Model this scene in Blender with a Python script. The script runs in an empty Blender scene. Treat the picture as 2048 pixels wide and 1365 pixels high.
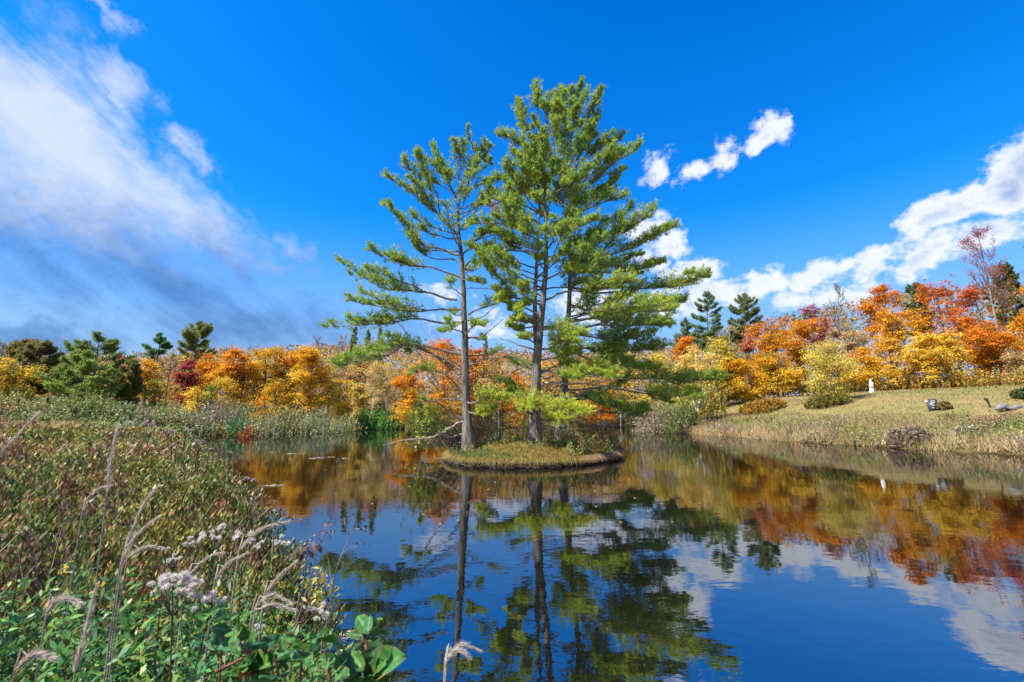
import bpy, math, random
import numpy as np
from math import radians, sin, cos, pi
rng = np.random.default_rng(11)
random.seed(5)
scene = bpy.context.scene
COL = scene.collection

# ------------------------------------------------------------------ camera
EYE = np.array([0.0, 0.0, 2.2]); FPX = 910.0; PITCH = radians(8.9)
CS, SN = cos(PITCH), sin(PITCH)
cam = bpy.data.cameras.new('camera'); camo = bpy.data.objects.new('camera', cam); COL.objects.link(camo)
cam.sensor_width = 36.0; cam.lens = 36.0 * FPX / 2048.0
cam.clip_start = 0.05; cam.clip_end = 5000
camo.location = EYE; camo.rotation_euler = (pi / 2 + PITCH, 0, 0)
cam.dof.use_dof = True; cam.dof.focus_distance = 22; cam.dof.aperture_fstop = 5.0
scene.camera = camo

def ray(px, py):
    u = (px - 1024.0) / FPX; v = (682.5 - py) / FPX
    return np.array([u, CS - v * SN, SN + v * CS])
def P(px, py, Y):                       # world point seen at a pixel, Y metres ahead
    d = ray(px, py); return EYE + d * (Y / d[1])
def W(px, py, z=0.0):                   # world point of a pixel on a level plane
    d = ray(px, py); return EYE + d * ((z - EYE[2]) / d[2])

# ------------------------------------------------------------------ world: sky and clouds
SUN_EL = radians(52); SUN_DIR = np.array([-0.88, -0.47, 0.0])
SUN_DIR = SUN_DIR / np.linalg.norm(SUN_DIR) * cos(SUN_EL); SUN_DIR[2] = sin(SUN_EL)
world = bpy.data.worlds.new('World'); scene.world = world; world.use_nodes = True
world.cycles.sampling_method = 'MANUAL'; world.cycles.sample_map_resolution = 256
nt = world.node_tree; nt.nodes.clear()
def N(t, **kw):
    n = nt.nodes.new(t)
    for k, v in kw.items(): setattr(n, k, v)
    return n
def L(a, b): nt.links.new(a, b)
def M(op, a, b=None, c=None, clamp=False):
    n = N('ShaderNodeMath', operation=op); n.use_clamp = clamp
    for i, x in enumerate((a, b, c)):
        if x is None: continue
        if isinstance(x, (int, float)): n.inputs[i].default_value = x
        else: L(x, n.inputs[i])
    return n.outputs[0]
def MR(x, a, b, c=0.0, d=1.0, smooth=True):
    n = N('ShaderNodeMapRange'); n.interpolation_type = 'SMOOTHSTEP' if smooth else 'LINEAR'
    L(x, n.inputs[0])
    for i, v in enumerate((a, b, c, d)): n.inputs[i + 1].default_value = v
    return n.outputs[0]
def MIX(f, a, b, mode='MIX'):
    n = N('ShaderNodeMix', data_type='RGBA', blend_type=mode)
    if isinstance(f, (int, float)): n.inputs[0].default_value = f
    else: L(f, n.inputs[0])
    for i, x in ((6, a), (7, b)):
        if isinstance(x, tuple): n.inputs[i].default_value = (*x, 1)
        else: L(x, n.inputs[i])
    return n.outputs[2]
sky = N('ShaderNodeTexSky', sky_type='NISHITA'); sky.sun_disc = False
sky.sun_elevation = SUN_EL; sky.sun_rotation = math.atan2(SUN_DIR[0], SUN_DIR[1])
sky.air_density = 1.0; sky.dust_density = 0.3; sky.ozone_density = 3.0
hs = N('ShaderNodeHueSaturation'); hs.inputs['Saturation'].default_value = 1.42; hs.inputs['Value'].default_value = 1.1
L(sky.outputs[0], hs.inputs['Color'])
tint = MIX(1.0, hs.outputs[0], (0.25, .93, 1.2), 'MULTIPLY')
tc = N('ShaderNodeTexCoord'); sep = N('ShaderNodeSeparateXYZ'); L(tc.outputs['Generated'], sep.inputs[0])
az = M('MULTIPLY', M('ARCTAN2', sep.outputs[0], sep.outputs[1]), 57.2958)
el = M('MULTIPLY', M('ARCSINE', sep.outputs[2]), 57.2958)
cmb = N('ShaderNodeCombineXYZ'); L(az, cmb.inputs[0]); L(el, cmb.inputs[1])
def noise(vec, scale, detail=5, rough=0.55, dist=0.0):
    n = N('ShaderNodeTexNoise'); n.inputs['Scale'].default_value = scale; n.inputs['Detail'].default_value = detail
    n.inputs['Roughness'].default_value = rough; n.inputs['Distortion'].default_value = dist
    L(vec, n.inputs['Vector']); return n
def vscale(vec, s):
    n = N('ShaderNodeVectorMath', operation='MULTIPLY'); L(vec, n.inputs[0]); n.inputs[1].default_value = s; return n.outputs[0]
wn = noise(cmb.outputs[0], 0.16, 6, 0.6)
sub = N('ShaderNodeVectorMath', operation='SUBTRACT'); L(wn.outputs['Color'], sub.inputs[0]); sub.inputs[1].default_value = (.5, .5, .5)
def warped(amount):
    a = N('ShaderNodeVectorMath', operation='MULTIPLY_ADD'); L(sub.outputs[0], a.inputs[0])
    a.inputs[1].default_value = (amount, amount * .8, 0); L(cmb.outputs[0], a.inputs[2]); return a.outputs[0]
w_cum = warped(7.0); w_cir = warped(13.0)
def azel(px, py):
    d = ray(px, py); d = d / np.linalg.norm(d); return math.degrees(math.atan2(d[0], d[1])), math.degrees(math.asin(d[2]))
def lobe(vec, px, py, rx, ry, rot, amp):
    a0, e0 = azel(px, py); a1, _ = azel(px + rx, py); _, e1 = azel(px, py - ry)
    m = N('ShaderNodeMapping', vector_type='TEXTURE'); L(vec, m.inputs[0])
    m.inputs['Location'].default_value = (a0, e0, 0); m.inputs['Rotation'].default_value = (0, 0, radians(rot))
    m.inputs['Scale'].default_value = (max(abs(a1 - a0), .5) * 1.16, max(abs(e1 - e0), .5) * 1.16, 1e3)
    ln = N('ShaderNodeVectorMath', operation='LENGTH'); L(m.outputs[0], ln.inputs[0])
    return MR(ln.outputs['Value'], 1.75, 0.0, 0.0, amp)
def lobes(vec, items):
    acc = None
    for it in items:
        o = lobe(vec, *it); acc = o if acc is None else M('MAXIMUM', acc, o)
    return acc
# heaped clouds: pixel centre, radii, tilt, strength
cum = [(1322, 338, 42, 36, 15, .85), (1395, 340, 42, 30, 35, .9), (1445, 312, 34, 34, 40, .9), (1520, 272, 44, 32, 20, 1.0), (1572, 262, 34, 34, 25, .9),
       (1275, 450, 60, 36, 0, 1.05), (1340, 485, 52, 32, -10, .95), (1375, 545, 60, 32, 10, .95), (1290, 520, 60, 40, 0, .8),
       (2010, 375, 110, 50, 24, 1.3), (1890, 425, 100, 36, 18, 1.15), (2080, 330, 120, 60, 25, 1.3), (1860, 505, 120, 36, 24, 1.1), (1980, 470, 120, 36, 10, .9), (1760, 515, 90, 26, 16, .9),
       (1640, 545, 100, 28, 10, .95), (1520, 560, 90, 28, 0, .95), (1420, 585, 100, 34, 0, .95), (1650, 590, 160, 30, 0, .85), (1330, 620, 140, 34, 0, .8),
       (2250, 420, 160, 60, 15, 1.1), (880, 585, 80, 24, 0, .66), (960, 650, 140, 34, 0, .72), (1180, 600, 90, 44, 0, .85)]
cir = [(-40, 190, 200, 110, -42, 1.1), (120, 300, 300, 130, -36, 1.25), (330, 400, 240, 70, -24, 1.05), (-120, 330, 300, 180, -20, 1.3), (100, 450, 330, 130, -14, 1.0),
       (225, 165, 90, 46, -22, .85), (395, 308, 40, 28, -30, .75), (604, 488, 36, 26, -35, .70), (548, 528, 66, 20, -8, .78), (190, 20, 70, 24, -30, .62),
       (250, 560, 330, 110, -8, .85), (480, 640, 280, 60, 0, .80), (60, 690, 220, 36, -4, .95), (640, 660, 220, 40, 0, .75), (-350, 260, 300, 200, -10, 1.1)]
fb = noise(vscale(cmb.outputs[0], (1, 1.35, 1)), 0.30, 7, 0.62, 0.3)
fb2 = noise(vscale(cmb.outputs[0], (1, 1.35, 1)), 0.9, 5, 0.6)
mc0 = lobes(w_cum, cum)
# unseen broken cloud round the rest of the sky, thickened for neutral fill light
rest = noise(vscale(cmb.outputs[0], (1, 2.2, 1)), 0.035, 6, 0.6)
side = M('MULTIPLY', MR(M('ABSOLUTE', az), 56, 80), MR(rest.outputs['Fac'], .36, .60, 0, 1.2))
mc0 = M('MAXIMUM', mc0, M('MULTIPLY', side, MR(el, 80, 45)))
dens = M('ADD', mc0, M('MULTIPLY', M('SUBTRACT', fb.outputs['Fac'], .5), 1.5))
dens = M('ADD', dens, M('MULTIPLY', M('SUBTRACT', fb2.outputs['Fac'], .5), 0.6))
cmask = M('MULTIPLY', M('MULTIPLY', MR(dens, .38, .88), MR(mc0, .03, .40)), .96)
# streaky high cloud
stk = N('ShaderNodeMapping', vector_type='TEXTURE'); L(cmb.outputs[0], stk.inputs[0])
stk.inputs['Rotation'].default_value = (0, 0, radians(-32)); stk.inputs['Scale'].default_value = (3.2, 1.0, 1)
sn = noise(stk.outputs[0], 0.28, 8, 0.68, 0.4)
mi0 = lobes(w_cir, cir)
dci = M('ADD', mi0, M('MULTIPLY', M('SUBTRACT', sn.outputs['Fac'], .5), 1.7))
imask = M('MULTIPLY', M('MULTIPLY', MR(dci, .05, 1.35), MR(mi0, .02, .4)), 0.92)
# cloud bodies: sunlit white above, blue grey where they are thick and seen from below
body = MR(M('SUBTRACT', M('MULTIPLY', fb.outputs['Fac'], 1.0), M('MULTIPLY', M('SUBTRACT', dens, .7), .55)), .04, .44)
ccol = MIX(body, (1.5, 2.1, 3.5), (4.4, 4.6, 5.0))
icol = MIX(MR(M('ADD', el, M('MULTIPLY', fb.outputs['Fac'], 8.0)), 16, 27), (.36, 1.05, 2.6), (3.5, 3.9, 4.5))
haze = MIX(M('MULTIPLY', MR(el, 24, 1), .92), tint, (1.8, 2.2, 3.3))
skyc = MIX(imask, haze, icol)
skyc = MIX(cmask, skyc, ccol)
bg = N('ShaderNodeBackground'); bg.inputs['Strength'].default_value = 0.09; L(skyc, bg.inputs['Color'])
wo = N('ShaderNodeOutputWorld'); L(bg.outputs[0], wo.inputs['Surface'])

# ------------------------------------------------------------------ sun and exposure
sun = bpy.data.lights.new('sun', 'SUN'); sun.energy = 5.0; sun.angle = radians(0.5); sun.color = (1.0, 0.93, 0.80)
suno = bpy.data.objects.new('sun', sun); COL.objects.link(suno)
from mathutils import Vector, Matrix
suno.rotation_euler = Vector(-SUN_DIR).to_track_quat('-Z', 'Y').to_euler(); suno.location = (-30, -20, 40)
vs = scene.view_settings; vs.view_transform = 'Standard'; vs.look = 'None'; vs.exposure = 1.27; vs.gamma = 1.0; vs.use_curve_mapping = False
scene.render.engine = 'CYCLES'
scene.cycles.max_bounces = 6; scene.cycles.diffuse_bounces = 4; scene.cycles.glossy_bounces = 3; scene.cycles.transmission_bounces = 4
scene.cycles.use_denoising = True

# ------------------------------------------------------------------ materials
def new_mat(name):
    m = bpy.data.materials.new(name); m.use_nodes = True; m.node_tree.nodes.clear(); return m, m.node_tree
def leaf_mat(name, transl=0.3, rough=0.6, spec=0.2):
    m, t = new_mat(name); n = t.nodes; l = t.links
    a = n.new('ShaderNodeAttribute'); a.attribute_name = 'col'
    p = n.new('ShaderNodeBsdfPrincipled'); p.inputs['Roughness'].default_value = rough; p.inputs['Specular IOR Level'].default_value = spec
    tr = n.new('ShaderNodeBsdfTranslucent'); mx = n.new('ShaderNodeMixShader'); mx.inputs[0].default_value = transl
    o = n.new('ShaderNodeOutputMaterial')
    l.new(a.outputs['Color'], p.inputs['Base Color']); l.new(a.outputs['Color'], tr.inputs['Color'])
    l.new(p.outputs[0], mx.inputs[1]); l.new(tr.outputs[0], mx.inputs[2]); l.new(mx.outputs[0], o.inputs['Surface'])
    return m
def bark_mat(name, c1, c2, scale=9.0, stretch=0.22, bump=0.6):
    m, t = new_mat(name); n = t.nodes; l = t.links
    tcn = n.new('ShaderNodeTexCoord'); mp = n.new('ShaderNodeMapping'); mp.inputs['Scale'].default_value = (1, 1, stretch)
    l.new(tcn.outputs['Object'], mp.inputs[0])
    ns = n.new('ShaderNodeTexNoise'); ns.inputs['Scale'].default_value = scale; ns.inputs['Detail'].default_value = 6; ns.inputs['Roughness'].default_value = .7
    l.new(mp.outputs[0], ns.inputs['Vector'])
    cr = n.new('ShaderNodeValToRGB'); cr.color_ramp.elements[0].position = .35; cr.color_ramp.elements[1].position = .66
    cr.color_ramp.elements[0].color = (*c1, 1); cr.color_ramp.elements[1].color = (*c2, 1); l.new(ns.outputs['Fac'], cr.inputs[0])
    b = n.new('ShaderNodeBump'); b.inputs['Strength'].default_value = bump; b.inputs['Distance'].default_value = .06; l.new(ns.outputs['Fac'], b.inputs['Height'])
    p = n.new('ShaderNodeBsdfPrincipled'); p.inputs['Roughness'].default_value = .9; p.inputs['Specular IOR Level'].default_value = .15
    l.new(cr.outputs[0], p.inputs['Base Color']); l.new(b.outputs[0], p.inputs['Normal'])
    o = n.new('ShaderNodeOutputMaterial'); l.new(p.outputs[0], o.inputs['Surface']); return m
def plain_mat(name, c, c2=None, rough=.7, scale=12.0, bump=.2, spec=.3):
    return_ = bark_mat(name, c, c2 or tuple(x * 1.25 for x in c), scale, 1.0, bump)
    p = [x for x in return_.node_tree.nodes if x.type == 'BSDF_PRINCIPLED'][0]
    p.inputs['Roughness'].default_value = rough; p.inputs['Specular IOR Level'].default_value = spec; return return_
MAT = {
 'needle': leaf_mat('pine_needles', .50, .55, .15), 'leaf': leaf_mat('autumn_leaves', .48, .65, .1), 'grass': leaf_mat('grass_blades', .3, .6, .2),
 'shrub': leaf_mat('shrub_leaves', .28, .45, .35), 'fluff': leaf_mat('seed_fluff', .4, .9, .05),
 'pine_bark': bark_mat('pine_bark', (.04, .036, .034), (.20, .185, .17), 7.0, .2, .9),
 'pine_limb': bark_mat('pine_limb_bark', (.07, .058, .048), (.22, .195, .17), 12.0, 1.0, .3),
 'dead_wood': bark_mat('dead_wood', (.14, .125, .11), (.38, .35, .31), 14.0, 1.0, .3),
 'bark': bark_mat('forest_bark', (.10, .085, .07), (.28, .25, .22), 8.0, .3, .4),
 'pale_bark': bark_mat('pale_bark', (.30, .27, .23), (.58, .54, .48), 5.0, .6, .3),
 'twig': bark_mat('twig_bark', (.11, .085, .075), (.26, .21, .19), 10.0, .6, .2),
 'dark_stem': bark_mat('dark_stem', (.03, .02, .02), (.08, .055, .05), 30.0, .4, .2),
 'red_stem': bark_mat('reddish_stem', (.10, .035, .03), (.22, .10, .07), 30.0, .4, .2),
 'root': bark_mat('wet_roots', (.03, .023, .02), (.13, .10, .085), 16.0, 1.0, .5),
 'rock': plain_mat('rock', (.20, .185, .17), (.42, .40, .37), .85, 4.0, .6),
 'white_stone': plain_mat('white_stone', (.72, .72, .70), (.84, .84, .82), .6, 6.0, .15),
 'grey_stone': plain_mat('grey_stone', (.10, .10, .105), (.18, .18, .185), .8, 5.0, .4),
 'slate': plain_mat('dark_slate', (.028, .032, .045), (.045, .05, .065), .45, 7.0, .1),
 'paint_white': plain_mat('white_paint', (.76, .77, .77), (.82, .82, .82), .5, 9.0, .05),
 'dark_metal': plain_mat('dark_green_metal', (.012, .035, .022), (.02, .05, .032), .5, 20.0, .05),
}

# ------------------------------------------------------------------ geometry buffers
def unit(a): return a / np.maximum(np.linalg.norm(a, axis=-1, keepdims=True), 1e-9)
def rand_unit(n): return unit(rng.normal(size=(n, 3)))
UP = np.array([0, 0, 1.0])
class Buf:
    def __init__(s): s.v = []; s.c = []; s.q = []; s.t = []; s.n = 0
    def add(s, v, q=None, t=None, c=None):
        v = np.asarray(v, float).reshape(-1, 3); s.v.append(v)
        if c is None: c = np.ones((len(v), 3))
        s.c.append(np.asarray(c, float).reshape(-1, 3))
        if q is not None and len(q): s.q.append(np.asarray(q, np.int64).reshape(-1, 4) + s.n)
        if t is not None and len(t): s.t.append(np.asarray(t, np.int64).reshape(-1, 3) + s.n)
        s.n += len(v)
    def empty(s): return s.n == 0
    def leaves(s, C, D, Nn, ln, wd, col, fold=0.0):
        """rhombus leaves: base C, along D, facing Nn"""
        n = len(C); D = unit(D); S = unit(np.cross(D, Nn)); ln = np.broadcast_to(np.asarray(ln, float), (n,))[:, None]; wd = np.broadcast_to(np.asarray(wd, float), (n,))[:, None]
        m = C + D * ln * .45
        off = unit(np.cross(S, D)) * wd * fold
        v = np.stack([C, m + S * wd * .5 + off, C + D * ln, m - S * wd * .5 + off], 1)
        q = np.arange(n * 4).reshape(n, 4)
        s.add(v, q=q, c=np.repeat(np.broadcast_to(col, (n, 3)), 4, 0))
    def needles(s, C, D, ln, wd, col):
        n = len(C); D = unit(D); S = unit(np.cross(D, rand_unit(n))); ln = np.broadcast_to(np.asarray(ln, float), (n,))[:, None]; wd = np.broadcast_to(np.asarray(wd, float), (n,))[:, None]
        v = np.stack([C - S * wd * .5, C + S * wd * .5, C + D * ln], 1)
        s.add(v, t=np.arange(n * 3).reshape(n, 3), c=np.repeat(np.broadcast_to(col, (n, 3)), 3, 0))
    def trileaves(s, C, D, Nn, sz, col):
        n = len(C); S = unit(np.cross(unit(D), Nn)); D = unit(np.cross(Nn, S)); sz = np.broadcast_to(np.asarray(sz, float), (n,))[:, None]
        v = np.stack([C - D * sz * .4 + S * sz * .12, C + D * sz * .25 + S * sz * .42, C + D * sz * .5 - S * sz * .4], 1)
        s.add(v, t=np.arange(n * 3).reshape(n, 3), c=np.repeat(np.broadcast_to(col, (n, 3)), 3, 0))
    def blades(s, B, H, lean, wd, col, seg=3, droop=.4):
        """grass blades: base B, height H, lean = horizontal offset of the tip"""
        n = len(B); S = np.cross(unit(lean + 1e-4), UP); a = rng.uniform(-.9, .9, n)[:, None]; S = unit(S * np.cos(a) + unit(lean + 1e-4) * np.sin(a))
        H = np.broadcast_to(np.asarray(H, float), (n,))[:, None]; wd = np.broadcast_to(np.asarray(wd, float), (n,))[:, None]
        rows = []
        for i in range(seg + 1):
            f = i / seg; p = B + lean * f ** 1.8 + UP * H * (f - droop * f ** 3 * .5)
            w = wd * .5 * (1 - f ** 1.5) + .0005
            rows += [p - S * w, p + S * w]
        v = np.stack(rows, 1); k = 2 * (seg + 1); base = (np.arange(n) * k)[:, None]
        q = np.concatenate([base + np.array([[2 * i, 2 * i + 1, 2 * i + 3, 2 * i + 2]]) for i in range(seg)], 0)
        s.add(v, q=q, c=np.repeat(np.broadcast_to(col, (n, 3)), k, 0))
    def tri_blades(s, B, H, lean, wd, col):
        n = len(B); a = rng.uniform(0, 2 * pi, n); S = np.stack([np.cos(a), np.sin(a) * .6, 0 * a], 1); wd = np.broadcast_to(np.asarray(wd, float), (n,))[:, None]; H = np.broadcast_to(np.asarray(H, float), (n,))[:, None]
        v = np.stack([B - S * wd * .5, B + S * wd * .5, B + lean + UP * H], 1); s.add(v, t=np.arange(n * 3).reshape(n, 3), c=np.repeat(np.broadcast_to(col, (n, 3)), 3, 0))
    def tubes(s, Pt, R, sides=4, col=(1, 1, 1), cap=True):
        """n tubes through k points: Pt (n,k,3), R (n,k)"""
        Pt = np.asarray(Pt, float); R = np.asarray(R, float)
        if Pt.ndim == 2: Pt = Pt[None]; R = R[None]
        n, k, _ = Pt.shape
        T = unit(np.gradient(Pt, axis=1)) if k > 1 else None
        ref = np.where(np.abs(T[:, :1, 2:3]) > .85, np.array([1.0, 0, 0]), np.array([0, 0, 1.0]))
        A = unit(np.cross(T, ref)); B = np.cross(T, A)
        th = np.arange(sides) * 2 * pi / sides
        v = Pt[:, :, None] + R[:, :, None, None] * (A[:, :, None] * np.cos(th)[None, None, :, None] + B[:, :, None] * np.sin(th)[None, None, :, None])
        base = (np.arange(n) * k * sides)[:, None, None]
        i = np.arange(k - 1)[None, :, None] * sides; j = np.arange(sides)[None, None, :]; j2 = (j + 1) % sides
        q = np.stack([base + i + j, base + i + j2, base + i + sides + j2, base + i + sides + j], -1).reshape(-1, 4)
        s.add(v, q=q, c=np.broadcast_to(np.asarray(col, float), (n * k * sides, 3)))
    def blob(s, c, r, rough=.2, sub=2, col=(1, 1, 1), seed=0):
        import bmesh
        bm = bmesh.new(); bmesh.ops.create_icosphere(bm, subdivisions=sub, radius=1.0)
        v = np.array([x.co[:] for x in bm.verts]); t = np.array([[y.index for y in f.verts] for f in bm.faces]); bm.free()
        r_ = np.random.default_rng(seed); k = r_.normal(size=(5, 3)) * 2.2; ph = r_.uniform(0, 6, 5)
        d = sum(np.sin(v @ k[i] + ph[i]) for i in range(5)) / 5
        v = v * (1 + rough * d[:, None]) * np.asarray(r) + np.asarray(c); s.add(v, t=t, c=np.broadcast_to(col, (len(v), 3)))
    def box(s, lo, hi, M4=None):
        v = np.array([[x, y, z] for x in (lo[0], hi[0]) for y in (lo[1], hi[1]) for z in (lo[2], hi[2])], float)
        if M4 is not None: v = v @ np.asarray(M4)[:3, :3].T + np.asarray(M4)[:3, 3]
        s.add(v, q=[[0, 1, 3, 2], [4, 6, 7, 5], [0, 4, 5, 1], [2, 3, 7, 6], [0, 2, 6, 4], [1, 5, 7, 3]])
    def mesh(s, name, mat, origin=(0, 0, 0), smooth=False):
        v = np.concatenate(s.v) - np.asarray(origin); c = np.concatenate(s.c)
        q = np.concatenate(s.q) if s.q else np.zeros((0, 4), np.int64); t = np.concatenate(s.t) if s.t else np.zeros((0, 3), np.int64)
        me = bpy.data.meshes.new(name); me.vertices.add(len(v)); me.vertices.foreach_set('co', v.astype(np.float32).ravel())
        li = np.concatenate([q.ravel(), t.ravel()]); me.loops.add(len(li)); me.loops.foreach_set('vertex_index', li.astype(np.int32))
        tot = np.concatenate([np.full(len(q), 4), np.full(len(t), 3)]); me.polygons.add(len(tot))
        st = np.concatenate([[0], np.cumsum(tot)[:-1]]) if len(tot) else np.zeros(0)
        me.polygons.foreach_set('loop_start', st.astype(np.int32)); me.polygons.foreach_set('loop_total', tot.astype(np.int32))
        if smooth: me.polygons.foreach_set('use_smooth', np.ones(len(tot), bool))
        at = me.color_attributes.new('col', 'FLOAT_COLOR', 'POINT')
        at.data.foreach_set('color', np.concatenate([np.clip(c, 0, 1), np.ones((len(c), 1))], 1).astype(np.float32).ravel())
        me.update(calc_edges=True); me.materials.append(MAT[mat] if isinstance(mat, str) else mat); return me
def obj(name, buf, mat, parent=None, smooth=False, origin=None, **props):
    loc = np.array(parent_world(parent)) if parent is not None else np.array(origin if origin is not None else (0, 0, 0), float)
    o = bpy.data.objects.new(name, buf.mesh(name, mat, loc, smooth)); COL.objects.link(o)
    if parent is not None: o.parent = parent
    else: o.location = loc
    for k, v in props.items(): o[k] = v
    return o
def parent_world(o):
    p = np.array(o.location)
    while o.parent is not None: o = o.parent; p = p + np.array(o.location)
    return p
def thing(name, loc, label, cat, group=None):
    o = bpy.data.objects.new(name, None); o.location = [float(x) for x in loc]; o.empty_display_size = .3; COL.objects.link(o)
    o['label'] = label; o['category'] = cat
    if group: o['group'] = group
    return o
def jit(col, n, h=.12, s=.25):
    """n small natural variations of a leaf colour"""
    c = np.broadcast_to(np.asarray(col, float), (n, 3)) * (1 + rng.normal(0, s, (n, 1)).clip(-.6, .7)) * (1 + rng.normal(0, h, (n, 3)))
    return c.clip(0.004, .9)
def bez(pts, k):
    """smooth resampling of a polyline (Catmull-Rom) to k points"""
    p = np.asarray(pts, float)
    if len(p) == 2: f = np.linspace(0, 1, k)[:, None]; return p[0] * (1 - f) + p[1] * f
    q = np.vstack([2 * p[0] - p[1], p, 2 * p[-1] - p[-2]]); out = []
    for s in np.linspace(0, len(p) - 1 - 1e-6, k):
        i = int(s); f = s - i; a, b, c, d = q[i:i + 4]
        out.append(.5 * ((2 * b) + (-a + c) * f + (2 * a - 5 * b + 4 * c - d) * f * f + (-a + 3 * b - 3 * c + d) * f ** 3))
    return np.array(out)
def sst(a, b, x): t = np.clip((np.asarray(x, float) - a) / (b - a), 0, 1); return t * t * (3 - 2 * t)

# ------------------------------------------------------------------ terrain, pond
POND = [(34, -9), (5, -3.0), (1.6, .4), (.5, 1.5), (-.6, 2.3), (-1.55, 3.7), (-2.6, 5.7), (-3.7, 7.3), (-5.2, 9.2), (-7.6, 12.2), (-13, 19), (-20, 29), (-28, 40)]
POND += [tuple(W(*p)[:2]) for p in [(345, 870), (420, 869), (480, 868), (560, 866), (615, 862), (650, 857), (690, 852), (760, 851), (830, 850.5), (1000, 850), (1180, 848.5), (1262, 849)]]
POND += [tuple(W(*p)[:2]) for p in [(1284, 858), (1330, 863), (1400, 869), (1500, 877), (1600, 884.5), (1700, 890.5), (1800, 897), (1900, 902.5), (2048, 911)]]
POND += [(34, 20), (46, 8), (46, -9)]
POND = np.array(POND)
def sdist(x, y):
    p = np.stack([np.ravel(x), np.ravel(y)], 1).astype(float); d = np.full(len(p), 1e9); ins = np.zeros(len(p), bool)
    a = POND; b = np.roll(POND, -1, 0)
    for i in range(len(a)):
        e = b[i] - a[i]; w = p - a[i]; h = np.clip((w @ e) / (e @ e), 0, 1)[:, None]; d = np.minimum(d, np.linalg.norm(w - e * h, axis=1))
        c = ((a[i, 1] > p[:, 1]) != (b[i, 1] > p[:, 1]))
        xi = a[i, 0] + (p[:, 1] - a[i, 1]) / (e[1] if abs(e[1]) > 1e-9 else 1e-9) * e[0]
        ins ^= c & (p[:, 0] < xi)
    return np.where(ins, -d, d).reshape(np.shape(x))
def wob(x, y): return np.sin(x * .61 + 1.3 * np.sin(y * .23)) * np.cos(y * .47 + .9 * np.sin(x * .31)) + .5 * np.sin(x * 1.7 + y * 1.3) * np.sin(y * 1.9 - x * .7)
def ground(x, y):
    x = np.asarray(x, float); y = np.asarray(y, float); d = sdist(x, y); d = d + .25 * wob(x * 1.4, y * 1.4) * sst(6, 14, np.hypot(x, y))
    o = np.maximum(d, 0)
    right = sst(3, 15, x) * sst(8, 20, y); near = sst(14, 6, np.hypot(x, y))
    hr = 4.55 * (1 - np.exp(-(o / 11.0) ** 1.25)) + .02 * np.clip(o - 45, 0, 70); hl = .115 * np.minimum(o, 15) + .075 * np.clip(o - 15, 0, 50)
    hf = .07 * np.minimum(o, 40) + .06 * np.clip(o - 40, 0, 60)
    far = sst(34, 52, y) * sst(-45, -30, x)
    h = hl * (1 - right) * (1 - far) + hf * far * (1 - right) + hr * right
    h = h + .30 * sst(-.1, .5, d) + .06 * wob(x, y) * sst(.3, 2, o) + .14 * near * sst(.3, 1.2, o)
    h = h + sst(120, 400, np.hypot(x, y)) * 6
    return np.where(d > 0, h, -.02 - np.minimum(-d * .5, 1.2))
def G(x, y): return float(ground(np.array([x]), np.array([y]))[0])

def ground_hit(px, py, lo=20, hi=75):
    Ys = np.arange(lo, hi, .1); d = ray(px, py); q = EYE + d[None] * (Ys / d[1])[:, None]; g = ground(q[:, 0], q[:, 1]); k = np.nonzero(q[:, 2] <= g)[0]
    i = k[0] if len(k) else len(Ys) // 2; return np.array([q[i, 0], Ys[i], g[i]])

def axis(n, k, lo, hi, c):
    t = np.linspace(np.arcsinh((lo - c) / k), np.arcsinh((hi - c) / k), n); return np.sinh(t) * k + c
gx = axis(220, 9, -1800, 1800, 0); gy = axis(210, 12, -700, 2500, 12)
X, Y = np.meshgrid(gx, gy); Z = ground(X, Y)
nx, ny = len(gx), len(gy); idx = np.arange(nx * ny).reshape(ny, nx)
quads = np.stack([idx[:-1, :-1], idx[:-1, 1:], idx[1:, 1:], idx[1:, :-1]], -1).reshape(-1, 4)
D_ = sdist(X, Y)
lawn = sst(9, 15, X) * sst(4.0, 6.5, D_) * sst(34, 29, D_) * sst(14, 22, Y)
mud = sst(.5, -.1, D_)
gc = np.array([.16, .12, .055]) * (1 - lawn[..., None]) + np.array([.225, .18, .09]) * lawn[..., None]
gc = gc * (1 - mud[..., None]) + np.array([.06, .045, .03]) * mud[..., None]
gb = Buf(); gb.add(np.stack([X, Y, Z], -1), q=quads, c=gc)
m, t = new_mat('ground'); n = t.nodes; l = t.links
a = n.new('ShaderNodeAttribute'); a.attribute_name = 'col'; tcn = n.new('ShaderNodeTexCoord')
n1 = n.new('ShaderNodeTexNoise'); n1.inputs['Scale'].default_value = .55; n1.inputs['Detail'].default_value = 8; n1.inputs['Roughness'].default_value = .7; l.new(tcn.outputs['Object'], n1.inputs['Vector'])
n2 = n.new('ShaderNodeTexNoise'); n2.inputs['Scale'].default_value = 9; n2.inputs['Detail'].default_value = 6; n2.inputs['Roughness'].default_value = .8; l.new(tcn.outputs['Object'], n2.inputs['Vector'])
r1 = n.new('ShaderNodeValToRGB'); r1.color_ramp.elements[0].position = .38; r1.color_ramp.elements[1].position = .62
r1.color_ramp.elements[0].color = (.62, .85, .55, 1); r1.color_ramp.elements[1].color = (1.12, 1.0, .95, 1); l.new(n1.outputs['Fac'], r1.inputs[0])
r2 = n.new('ShaderNodeValToRGB'); r2.color_ramp.elements[0].position = .3; r2.color_ramp.elements[1].position = .7
r2.color_ramp.elements[0].color = (.62, .6, .58, 1); r2.color_ramp.elements[1].color = (1.25, 1.22, 1.15, 1); l.new(n2.outputs['Fac'], r2.inputs[0])
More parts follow.
